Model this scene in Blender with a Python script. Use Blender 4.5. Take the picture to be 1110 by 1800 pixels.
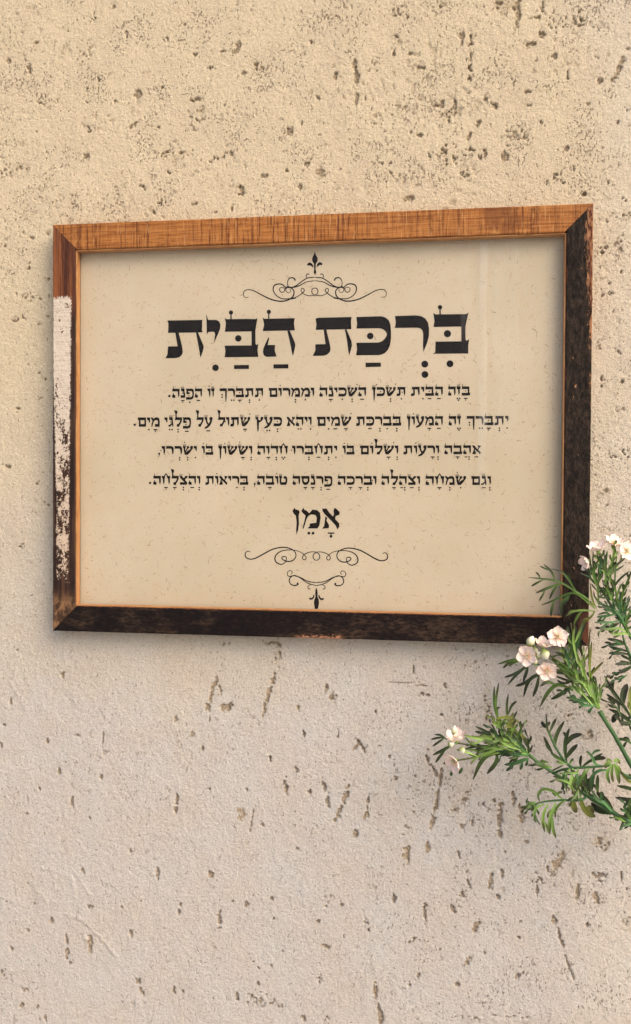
import bpy, bmesh, math, random
import numpy as np
from mathutils import Vector, Matrix

for o in list(bpy.data.objects): bpy.data.objects.remove(o)
SC = bpy.context.scene
COL = SC.collection
random.seed(7)
RNG = np.random.default_rng(11)

# ------------------------------------------------------------ camera
F = 1600.0                        # focal length in pixels of the 1110 px wide photograph
ZC = 1.5                          # height of the centre of the frame
FACE = -0.026                     # y of the front of the frame; the wall is y = 0
a, b, c = 0.1459, -0.0185, -0.0055
Rz, Rx, Ry = Matrix.Rotation(a, 3, 'Z'), Matrix.Rotation(b, 3, 'X'), Matrix.Rotation(c, 3, 'Y')
RC = Rz @ Rx @ Ry                 # columns: right, forward, up
CAM = Vector((0.1779, -1.159 + FACE, -0.0875 + ZC))
cam = bpy.data.cameras.new('camera'); co = bpy.data.objects.new('camera', cam); COL.objects.link(co)
m = Matrix.Identity(4)
for i in range(3):
    m[i][0] = RC[i][0]; m[i][1] = RC[i][2]; m[i][2] = -RC[i][1]; m[i][3] = CAM[i]
co.matrix_world = m
cam.sensor_fit = 'HORIZONTAL'; cam.sensor_width = 36; cam.lens = 36 * F / 1110
cam.clip_start = 0.02; cam.clip_end = 200
SC.camera = co
SC.render.resolution_x, SC.render.resolution_y = 631, 1024

# ------------------------------------------------------------ daylight
SUN = Vector((0.62, -0.50, 0.70)).normalized()
w = bpy.data.worlds.new('World'); SC.world = w; w.use_nodes = True
nt = w.node_tree
sky = nt.nodes.new('ShaderNodeTexSky'); sky.sky_type = 'NISHITA'; sky.sun_disc = False
sky.sun_elevation = math.asin(SUN.z); sky.sun_rotation = math.atan2(SUN.x, SUN.y)
sky.dust_density = 4.0; sky.air_density = 1.0; sky.ozone_density = 1.0
nt.links.new(sky.outputs[0], nt.nodes['Background'].inputs[0])
nt.nodes['Background'].inputs[1].default_value = 0.15
sl = bpy.data.lights.new('sun', 'SUN'); so = bpy.data.objects.new('sun', sl); COL.objects.link(so)
sl.energy = 1.05; sl.angle = math.radians(48); sl.color = (1.0, 0.92, 0.80)
so.rotation_euler = SUN.to_track_quat('Z', 'Y').to_euler()
so.location = (1.5, -2, 3.5)
vs = SC.view_settings
SC.display_settings.display_device = 'sRGB'
vs.view_transform = 'Standard'; vs.look = 'None'; vs.gamma = 1; vs.exposure = 0.72
SC.cycles.max_bounces = 6; SC.cycles.transparent_max_bounces = 8

# ------------------------------------------------------------ helpers
def at(x, y, Y):
    d = RC @ Vector(((x - 555) / F, 1, -(y - 900) / F))
    return CAM + d * ((Y - CAM.y) / d.y)

def tag(o, label=None, cat=None, kind=None, group=None):
    if label: o['label'] = label
    if cat: o['category'] = cat
    if kind: o['kind'] = kind
    if group: o['group'] = group
    return o

def empty(name, loc):
    o = bpy.data.objects.new(name, None); COL.objects.link(o); o.location = loc; o.empty_display_size = 0.02
    return o

class MB:
    """collects verts and faces in world space; build() makes ONE object"""
    def __init__(s): s.v = []; s.f = []; s.a = []
    def add(s, vs_, fs, at_=None):
        n = len(s.v); s.v += [tuple(p) for p in vs_]; s.f += [tuple(n + i for i in f) for f in fs]
        s.a += (at_ if at_ is not None else [0.0] * len(vs_))
    def build(s, name, mat, parent=None, smooth=False, origin=None, attr=None):
        off = Vector((0, 0, 0))
        par = parent
        while par is not None: off += par.location; par = par.parent
        org = Vector(origin) if origin is not None else off
        me = bpy.data.meshes.new(name)
        me.from_pydata([(p[0] - org.x, p[1] - org.y, p[2] - org.z) for p in s.v], [], s.f)
        if attr:
            at_ = me.attributes.new(attr, 'FLOAT', 'POINT'); at_.data.foreach_set('value', s.a)
        if smooth: me.polygons.foreach_set('use_smooth', [True] * len(me.polygons))
        me.materials.append(mat); me.update()
        o = bpy.data.objects.new(name, me); COL.objects.link(o)
        if parent is not None: o.parent = parent
        o.location = org - off
        return o

def catmull(pts, n):
    """smooth curve of n+1 points through pts (tuples of any length)"""
    P = [np.array(p, float) for p in pts]
    if len(P) == 2: return [tuple(P[0] + (P[1] - P[0]) * i / n) for i in range(n + 1)]
    P = [2 * P[0] - P[1]] + P + [2 * P[-1] - P[-2]]
    m_ = len(P) - 3; out = []
    for i in range(n + 1):
        t = i / n * m_; k = min(int(t), m_ - 1); t -= k
        p0, p1, p2, p3 = P[k:k + 4]
        out.append(tuple(0.5 * (2 * p1 + (p2 - p0) * t + (2 * p0 - 5 * p1 + 4 * p2 - p3) * t * t + (3 * p1 - p0 - 3 * p2 + p3) * t ** 3)))
    return out

class NT:
    """small node-tree writer"""
    def __init__(s, name):
        s.m = bpy.data.materials.new(name); s.m.use_nodes = True; s.t = s.m.node_tree; s.t.nodes.clear()
        s.out = s.t.nodes.new('ShaderNodeOutputMaterial')
        s.tc = s.t.nodes.new('ShaderNodeTexCoord').outputs['Object']
    def put(s, sock, v):
        if isinstance(v, bpy.types.NodeSocket): s.t.links.new(v, sock)
        elif isinstance(v, tuple) and sock.type == 'RGBA': sock.default_value = (*v[:3], 1)
        else: sock.default_value = v
    def math(s, op, x, y=0.0, z=0.0, clamp=False):
        n = s.t.nodes.new('ShaderNodeMath'); n.operation = op; n.use_clamp = clamp
        for i, v in enumerate((x, y, z)): s.put(n.inputs[i], v)
        return n.outputs[0]
    def map(s, scale=(1, 1, 1), loc=(0, 0, 0), rot=(0, 0, 0), vec=None):
        n = s.t.nodes.new('ShaderNodeMapping'); s.put(n.inputs['Vector'], vec or s.tc)
        n.inputs['Scale'].default_value = scale; n.inputs['Location'].default_value = loc; n.inputs['Rotation'].default_value = rot
        return n.outputs[0]
    def noise(s, scale, detail=3, rough=0.5, vec=None, dist=0.0):
        n = s.t.nodes.new('ShaderNodeTexNoise'); s.put(n.inputs['Vector'], vec or s.tc)
        n.inputs['Scale'].default_value = scale; n.inputs['Detail'].default_value = detail
        n.inputs['Roughness'].default_value = rough; n.inputs['Distortion'].default_value = dist
        return n.outputs['Fac']
    def ramp(s, fac, lo, hi, a_=0.0, b_=1.0):
        n = s.t.nodes.new('ShaderNodeMapRange'); n.clamp = True; n.interpolation_type = 'SMOOTHSTEP'
        s.put(n.inputs['Value'], fac)
        n.inputs['From Min'].default_value = lo; n.inputs['From Max'].default_value = hi
        n.inputs['To Min'].default_value = a_; n.inputs['To Max'].default_value = b_
        return n.outputs['Result']
    def mix(s, fac, x, y, mode='MIX'):
        n = s.t.nodes.new('ShaderNodeMix'); n.data_type = 'RGBA'; n.blend_type = mode
        s.put(n.inputs['Factor'], fac); s.put(n.inputs['A'], x) if False else None
        s.put([i for i in n.inputs if i.name == 'A' and i.type == 'RGBA'][0], x)
        s.put([i for i in n.inputs if i.name == 'B' and i.type == 'RGBA'][0], y)
        return [o for o in n.outputs if o.type == 'RGBA'][0]
    def attr(s, name):
        n = s.t.nodes.new('ShaderNodeAttribute'); n.attribute_name = name; return n.outputs['Fac']
    def xyz(s):
        n = s.t.nodes.new('ShaderNodeSeparateXYZ'); s.put(n.inputs[0], s.tc); return n.outputs
    def bump(s, h, strength=0.5, dist=0.001, normal=None):
        n = s.t.nodes.new('ShaderNodeBump'); s.put(n.inputs['Height'], h)
        n.inputs['Strength'].default_value = strength; n.inputs['Distance'].default_value = dist
        if normal is not None: s.put(n.inputs['Normal'], normal)
        return n.outputs[0]
    def bsdf(s, col, rough=0.7, normal=None, spec=0.5, **kw):
        n = s.t.nodes.new('ShaderNodeBsdfPrincipled')
        s.put(n.inputs['Base Color'], col); s.put(n.inputs['Roughness'], rough); n.inputs['Specular IOR Level'].default_value = spec
        if normal is not None: s.put(n.inputs['Normal'], normal)
        for k, v in kw.items(): s.put(n.inputs[k.replace('_', ' ')], v)
        s.t.links.new(n.outputs[0], s.out.inputs[0]); return n

# ------------------------------------------------------------ materials
def mat_wall():
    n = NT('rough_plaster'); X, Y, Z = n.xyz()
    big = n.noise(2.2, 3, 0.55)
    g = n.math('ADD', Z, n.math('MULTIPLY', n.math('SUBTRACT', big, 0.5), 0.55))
    warm_light = n.ramp(g, -0.42, 0.12)                       # warm light above, greyer light below, painted into the base colour
    base = n.mix(warm_light, (0.500, 0.460, 0.420), (0.612, 0.496, 0.326))
    pale = n.ramp(n.math('ADD', X, n.math('MULTIPLY', n.math('SUBTRACT', n.noise(5, 2), 0.5), 0.2)), 0.30, 0.42, 0, 0.55)
    base = n.mix(pale, base, (0.615, 0.535, 0.440))  # paler light on the right side, also put into the colour
    mot = n.noise(14, 5, 0.65)
    base = n.mix(n.ramp(mot, 0.3, 0.7), n.mix(0.35, base, (0.5, 0.38, 0.27)), base)
    sand = n.noise(520, 3, 0.7)
    base = n.mix(n.ramp(sand, 0.42, 0.72, 0, 0.42), base, (0.33, 0.25, 0.17))
    base = n.mix(n.ramp(sand, 0.50, 0.28, 0, 0.30), base, (0.78, 0.66, 0.50))
    pit = n.attr('pit')
    # pin holes
    where = n.math('MAXIMUM', n.ramp(g, 0.05, 0.32), n.ramp(X, -0.05, 0.25, 0, 0.6))   # open-pored patches
    zone = n.math('MULTIPLY', n.ramp(n.noise(16, 3, 0.6), 0.42, 0.66), n.math('MULTIPLY_ADD', where, 0.85, 0.15))
    pin = n.noise(400, 2, 0.6, n.map((1, 1, 0.62)))
    thr = n.math('SUBTRACT', pin, n.math('MULTIPLY', zone, -0.120))
    hole = n.ramp(thr, 0.665, 0.715)
    base = n.mix(n.math('MULTIPLY', hole, 0.6), base, (0.115, 0.075, 0.045))
    dirt = n.mix(n.ramp(n.noise(420, 3, 0.7), 0.38, 0.62), (0.14, 0.095, 0.055), (0.44, 0.325, 0.21))
    base = n.mix(n.math('MULTIPLY', n.ramp(pit, 0.12, 0.85), 0.72), base, dirt)
    stain = n.math('MULTIPLY', n.attr('stain'), n.ramp(n.noise(200, 4, 0.7), 0.3, 0.6))
    base = n.mix(stain, base, (0.40, 0.29, 0.16))
    h = n.math('ADD', n.math('MULTIPLY', n.noise(300, 4, 0.7), 1.0), n.math('MULTIPLY', n.noise(700, 2, 0.6), 0.4))
    h = n.math('ADD', h, n.math('MULTIPLY', n.math('MULTIPLY', n.noise(420, 3, 0.7), pit), 1.3))
    h = n.math('SUBTRACT', h, n.math('MULTIPLY', hole, 0.9))
    nb = n.bump(h, 0.78, 0.0022)
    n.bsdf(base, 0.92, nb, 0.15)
    return n.m

def wood_grain(n, along, s=1.0):
    """fine grain running along local axis 'along'"""
    sc = (6, 60, 160) if along == 'x' else (160, 60, 6)
    g1 = n.noise(s, 5, 0.65, n.map(sc), 0.8)
    sc2 = (14, 90, 700) if along == 'x' else (700, 90, 14)
    g2 = n.noise(s, 3, 0.6, n.map(sc2))
    return g1, g2

def mat_top():
    n = NT('sawn_orange_wood')
    g1, g2 = wood_grain(n, 'x')
    col = n.mix(n.ramp(g1, 0.3, 0.7), (0.215, 0.066, 0.013), (0.36, 0.130, 0.030))
    col = n.mix(n.ramp(g2, 0.38, 0.66, 0, 0.55), col, (0.50, 0.215, 0.060))
    col = n.mix(n.ramp(n.noise(1, 4, 0.7, n.map((42, 30, 420))), 0.50, 0.66, 0, 0.6), col, (0.17, 0.05, 0.010))
    kerf = n.noise(1, 3, 0.75, n.map((430, 5, 12)))
    zone = n.ramp(n.noise(1, 3, 0.6, n.map((22, 3, 5), (3.3, 0, 0))), 0.40, 0.56, 0.15, 1)
    brk = n.ramp(n.noise(1, 3, 0.6, n.map((240, 5, 110), (1, 0, 7))), 0.36, 0.5, 0.35, 1)
    k = n.math('MULTIPLY', n.math('MULTIPLY', n.ramp(kerf, 0.50, 0.60), zone), brk)
    col = n.mix(n.math('MULTIPLY', k, 0.80), col, (0.085, 0.020, 0.006))
    lt = n.math('MULTIPLY', n.ramp(n.noise(1, 2, 0.6, n.map((330, 5, 40), (9, 1, 0))), 0.57, 0.68), 0.35)
    col = n.mix(lt, col, (0.58, 0.30, 0.11))
    dk = n.ramp(n.noise(1, 3, 0.6, n.map((26, 5, 12), (1, 4, 0))), 0.60, 0.70, 0, 0.55)
    col = n.mix(dk, col, (0.12, 0.035, 0.010))
    h = n.math('SUBTRACT', n.math('MULTIPLY', g2, 0.5), k)
    n.bsdf(col, 0.6, n.bump(h, 0.7, 0.0007), 0.18)
    return n.m

def mat_left():
    n = NT('flaking_white_paint_on_wood'); X, Y, Z = n.xyz()
    g1, g2 = wood_grain(n, 'z')
    wood = n.mix(n.ramp(g1, 0.36, 0.66), (0.050, 0.015, 0.008), (0.215, 0.068, 0.022))
    wood = n.mix(n.ramp(g2, 0.5, 0.8, 0, 0.4), wood, (0.33, 0.14, 0.06))
    dark = n.mix(n.ramp(g1, 0.4, 0.7), (0.018, 0.008, 0.006), (0.075, 0.034, 0.018))
    knot = n.noise(1, 4, 0.65, n.map((70, 40, 45), rot=(0, 0.7, 0)))
    foot = n.ramp(n.math('ADD', Z, n.math('MULTIPLY', knot, 0.05)), 0.085, 0.062)
    burl = n.mix(n.ramp(knot, 0.42, 0.6), (0.045, 0.022, 0.012), (0.23, 0.115, 0.052))
    wood = n.mix(n.ramp(Z, 0.41, 0.45), n.mix(foot, dark, burl), wood)
    e = n.noise(1, 5, 0.75, n.map((300, 60, 300)))
    e2 = n.noise(1, 4, 0.75, n.map((85, 20, 50), (2, 0, 5)))
    ez = n.math('MULTIPLY', n.math('SUBTRACT', n.noise(1, 4, 0.8, n.map((420, 40, 60))), 0.5), 0.024)
    up = n.ramp(n.math('ADD', Z, ez), 0.4480, 0.4465)
    lo = n.ramp(n.math('ADD', Z, n.math('MULTIPLY', n.math('SUBTRACT', e2, 0.5), 0.07)), 0.066, 0.070)
    xi = n.math('ADD', X, n.math('MULTIPLY', n.math('SUBTRACT', e, 0.5), 0.010))
    inner = n.ramp(n.math('ADD', xi, n.math('MULTIPLY', n.ramp(Z, 0.43, 0.12), 0.0030)), -0.3236, -0.3250)
    outer = n.ramp(n.math('SUBTRACT', xi, n.math('MULTIPLY', n.ramp(Z, 0.40, 0.15), 0.0045)), -0.3500, -0.3488)
    wear = n.ramp(Z, 0.43, 0.08, 0.02, 0.145)
    chips = n.math('ADD', n.math('ADD', n.math('MULTIPLY', e, 0.5), n.math('MULTIPLY', e2, 0.55)), wear)
    keep = n.ramp(chips, 0.655, 0.635)
    mk = n.math('MULTIPLY', n.math('MULTIPLY', up, lo), n.math('MULTIPLY', n.math('MULTIPLY', inner, outer), keep))
    paint = n.mix(n.ramp(n.noise(1, 4, 0.75, n.map((60, 20, 700))), 0.46, 0.70, 0, 0.6), (0.57, 0.475, 0.375), (0.25, 0.16, 0.11))
    paint = n.mix(n.ramp(n.noise(1, 3, 0.7, n.map((500, 20, 90))), 0.55, 0.75, 0, 0.5), paint, (0.24, 0.16, 0.11))
    paint = n.mix(n.ramp(Z, 0.33, 0.08, 0, 0.8), paint, (0.50, 0.36, 0.25))
    col = n.mix(mk, wood, paint)
    h = n.math('ADD', n.math('MULTIPLY', mk, 1.0), n.math('MULTIPLY', g2, 0.35))
    n.bsdf(col, n.math('MULTIPLY_ADD', mk, 0.2, 0.6), n.bump(h, 0.6, 0.0006), 0.18)
    return n.m

def mat_right():
    n = NT('charred_dark_wood'); X, Y, Z = n.xyz()
    g1, g2 = wood_grain(n, 'z')
    rough = n.noise(1, 5, 0.8, n.map((260, 60, 90)))
    col = n.mix(n.ramp(rough, 0.38, 0.68), (0.008, 0.0055, 0.004), (0.046, 0.030, 0.020))
    col = n.mix(n.ramp(n.noise(1, 4, 0.8, n.map((520, 50, 260))), 0.60, 0.72, 0, 0.45), col, (0.14, 0.10, 0.07))
    e = n.noise(1, 5, 0.8, n.map((240, 50, 75)))
    xe = n.math('ADD', X, n.math('MULTIPLY', n.math('SUBTRACT', e, 0.5), 0.028))
    zfall = n.ramp(Z, 0.22, 0.54, -0.0085, 0.0035)
    rub = n.ramp(n.math('ADD', xe, zfall), 0.3440, 0.3485)  # outer edge rubbed back to red-brown wood
    rc = n.mix(n.ramp(e, 0.42, 0.6), (0.10, 0.026, 0.013), (0.38, 0.18, 0.085))
    col = n.mix(n.math('MULTIPLY', rub, 0.9), col, rc)
    ri = n.ramp(n.math('ADD', X, n.math('MULTIPLY', n.math('SUBTRACT', e, 0.5), 0.008)), 0.3195, 0.3172)
    col = n.mix(n.math('MULTIPLY', ri, 0.75), col, (0.20, 0.055, 0.024))
    fleck = n.ramp(n.noise(1, 2, 0.5, n.map((230, 50, 120), (5, 2, 1))), 0.735, 0.77)
    col = n.mix(n.math('MULTIPLY', fleck, 0.8), col, (0.50, 0.24, 0.11))
    cz = n.ramp(Z, 0.060, 0.012)
    col = n.mix(n.math('MULTIPLY', n.math('MULTIPLY', cz, n.ramp(X, 0.334, 0.344)), 0.7), col, (0.17, 0.060, 0.030))
    n.bsdf(col, 0.75, n.bump(n.math('ADD', rough, e), 0.9, 0.0012), 0.12)
    return n.m

def mat_bottom():
    n = NT('smoke_dark_wood'); X, Y, Z = n.xyz()
    g1, g2 = wood_grain(n, 'x')
    rough = n.noise(1, 5, 0.8, n.map((150, 60, 260)))
    col = n.mix(n.ramp(rough, 0.45, 0.75), (0.0065, 0.0042, 0.004), (0.024, 0.012, 0.009))
    fib = n.noise(1, 4, 0.75, n.map((150, 20, 420), rot=(0, 0.5, 0)))
    p = n.ramp(n.noise(1, 4, 0.65, n.map((13, 20, 34), (0.7, 0, 0.3), (0, 0.25, 0))), 0.48, 0.62)
    p = n.math('MULTIPLY', p, n.ramp(fib, 0.36, 0.70))
    col = n.mix(n.math('MULTIPLY', p, 0.42), col, (0.135, 0.078, 0.042))
    rr = n.math('MULTIPLY', n.ramp(X, -0.12, 0.06), n.ramp(fib, 0.45, 0.75, 0, 0.35))
    col = n.mix(rr, col, (0.070, 0.036, 0.026))
    e = n.noise(1, 5, 0.75, n.map((140, 50, 500)))
    ed = n.ramp(n.math('ADD', Z, n.math('MULTIPLY', n.math('SUBTRACT', e, 0.5), 0.007)), 0.0338, 0.0350)
    col = n.mix(n.math('MULTIPLY', ed, 0.8), col, (0.20, 0.055, 0.025))
    # splintered bright spot at the lower edge
    sx = n.math('MULTIPLY', n.ramp(n.math('ADD', X, n.math('MULTIPLY', e, 0.02)), -0.012, 0.000), n.ramp(n.math('ADD', X, n.math('MULTIPLY', e, 0.02)), 0.060, 0.045))
    sz = n.ramp(n.math('ADD', Z, n.math('MULTIPLY', n.math('SUBTRACT', e, 0.5), 0.022)), 0.0038, 0.0012)
    col = n.mix(n.math('MULTIPLY', sx, sz), col, (0.42, 0.19, 0.10))
    n.bsdf(col, 0.75, n.bump(n.math('ADD', fib, rough), 0.9, 0.0011), 0.12)
    return n.m

def mat_lip():
    n = NT('raw_orange_wood')
    g = n.noise(1, 4, 0.7, n.map((40, 400, 40)))
    g2 = n.noise(9, 3, 0.6)
    col = n.mix(n.ramp(g, 0.35, 0.65), (0.29, 0.115, 0.036), (0.48, 0.235, 0.08))
    col = n.mix(n.ramp(g2, 0.4, 0.7, 0, 0.5), col, (0.42, 0.20, 0.085))
    n.bsdf(col, 0.55, n.bump(g, 0.4, 0.0004), 0.35)
    return n.m

def mat_paper():
    n = NT('kraft_paper')
    a1 = n.noise(7, 3, 0.5); a2 = n.noise(60, 4, 0.6); a3 = n.noise(500, 2, 0.6)
    col = n.mix(n.ramp(a1, 0.3, 0.7), (0.485, 0.408, 0.283), (0.545, 0.455, 0.325))
    col = n.mix(n.ramp(a2, 0.35, 0.75, 0, 0.35), col, (0.50, 0.38, 0.25))
    col = n.mix(n.ramp(a3, 0.3, 0.7, 0, 0.22), col, (0.48, 0.33, 0.20))
    n.bsdf(col, 0.85, n.bump(a3, 0.15, 0.0003), 0.2)
    return n.m

def mat_fibre():
    n = NT('paper_fibre_brown')
    col = n.mix(n.attr('shade'), (0.46, 0.32, 0.18), (0.17, 0.11, 0.06))
    n.bsdf(col, 0.9, None, 0.1)
    return n.m

def mat_ink():
    n = NT('printed_black_ink')
    col = n.mix(n.ramp(n.noise(300, 3), 0.4, 0.7), (0.010, 0.008, 0.007), (0.020, 0.014, 0.012))
    n.bsdf(col, 0.8, None, 0.08)
    return n.m

def mat_glass():
    n = NT('clear_glass')
    ge = n.t.nodes.new('ShaderNodeNewGeometry'); dp = n.t.nodes.new('ShaderNodeVectorMath'); dp.operation = 'DOT_PRODUCT'
    n.t.links.new(ge.outputs['Incoming'], dp.inputs[0]); n.t.links.new(ge.outputs['Normal'], dp.inputs[1])
    sch = n.math('POWER', n.math('SUBTRACT', 1.0, n.math('ABSOLUTE', dp.outputs['Value'])), 5.0)
    frs = n.math('MULTIPLY_ADD', sch, 0.96, 0.004)      # reflectance of one face of the pane, the same from either side
    tr = n.t.nodes.new('ShaderNodeBsdfTransparent'); gl = n.t.nodes.new('ShaderNodeBsdfGlossy'); gl.inputs['Roughness'].default_value = 0.03
    gl.inputs['Color'].default_value = (1, 1, 1, 1)
    mx = n.t.nodes.new('ShaderNodeMixShader')
    n.t.links.new(frs, mx.inputs[0]); n.t.links.new(tr.outputs[0], mx.inputs[1]); n.t.links.new(gl.outputs[0], mx.inputs[2])
    # faint upright reflections in the pane, painted as pale diffuse bands
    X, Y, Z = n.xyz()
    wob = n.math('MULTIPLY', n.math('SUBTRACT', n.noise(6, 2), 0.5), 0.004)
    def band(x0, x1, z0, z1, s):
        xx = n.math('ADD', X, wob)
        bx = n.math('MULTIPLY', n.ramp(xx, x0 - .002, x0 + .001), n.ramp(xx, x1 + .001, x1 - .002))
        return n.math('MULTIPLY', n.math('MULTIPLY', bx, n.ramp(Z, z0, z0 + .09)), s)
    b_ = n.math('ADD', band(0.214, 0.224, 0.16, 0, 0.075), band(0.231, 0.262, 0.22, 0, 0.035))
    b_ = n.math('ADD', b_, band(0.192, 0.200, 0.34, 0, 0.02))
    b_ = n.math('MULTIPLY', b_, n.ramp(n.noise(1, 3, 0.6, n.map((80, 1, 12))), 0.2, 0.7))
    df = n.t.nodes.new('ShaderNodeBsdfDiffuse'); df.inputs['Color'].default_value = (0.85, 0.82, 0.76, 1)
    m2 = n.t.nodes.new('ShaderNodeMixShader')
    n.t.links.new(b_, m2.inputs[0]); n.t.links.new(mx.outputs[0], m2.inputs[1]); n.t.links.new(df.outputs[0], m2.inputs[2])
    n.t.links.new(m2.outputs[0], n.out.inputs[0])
    return n.m

def mat_leaf(name, base, mid, tip):
    n = NT(name)
    t = n.attr('tip')
    t = n.math('ADD', t, n.math('MULTIPLY', n.math('SUBTRACT', n.noise(70, 3), 0.5), 0.5))
    col = n.mix(n.ramp(t, 0.05, 0.55), base, mid)
    col = n.mix(n.ramp(t, 0.5, 0.95), col, tip)
    n.bsdf(col, 0.5, n.bump(n.noise(600, 2), 0.25, 0.0004), 0.32)
    return n.m

def mat_petal():
    n = NT('peach_pink_petal')
    t = n.attr('tip')
    col = n.mix(n.ramp(t, 0.0, 0.55), (0.86, 0.56, 0.34), (0.90, 0.71, 0.60))
    col = n.mix(n.ramp(n.noise(250, 3), 0.45, 0.7, 0, 0.3), col, (0.88, 0.64, 0.52))
    n.bsdf(col, 0.6, None, 0.3, Subsurface_Weight=0.4, Subsurface_Radius=(0.004, 0.002, 0.0015))
    return n.m

M = dict(wall=mat_wall(), top=mat_top(), left=mat_left(), right=mat_right(), bottom=mat_bottom(), lip=mat_lip(),
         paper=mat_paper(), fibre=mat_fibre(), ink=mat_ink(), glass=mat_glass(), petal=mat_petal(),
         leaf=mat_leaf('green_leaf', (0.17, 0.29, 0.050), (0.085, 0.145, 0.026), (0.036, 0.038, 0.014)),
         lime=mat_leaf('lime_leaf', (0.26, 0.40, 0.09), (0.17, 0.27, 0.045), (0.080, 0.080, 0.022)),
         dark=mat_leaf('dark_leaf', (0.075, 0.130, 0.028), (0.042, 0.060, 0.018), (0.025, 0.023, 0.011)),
         blue=mat_leaf('blue_green_leaf', (0.09, 0.22, 0.065), (0.048, 0.115, 0.032), (0.030, 0.042, 0.016)),
         olive=mat_leaf('olive_leaf', (0.24, 0.28, 0.04), (0.16, 0.17, 0.025), (0.060, 0.056, 0.016)),
         stem=mat_leaf('green_stem', (0.030, 0.085, 0.026), (0.040, 0.098, 0.026), (0.060, 0.125, 0.034)),
         bud=mat_leaf('cream_bud', (0.22, 0.27, 0.06), (0.62, 0.58, 0.36), (0.80, 0.74, 0.60)))

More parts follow.
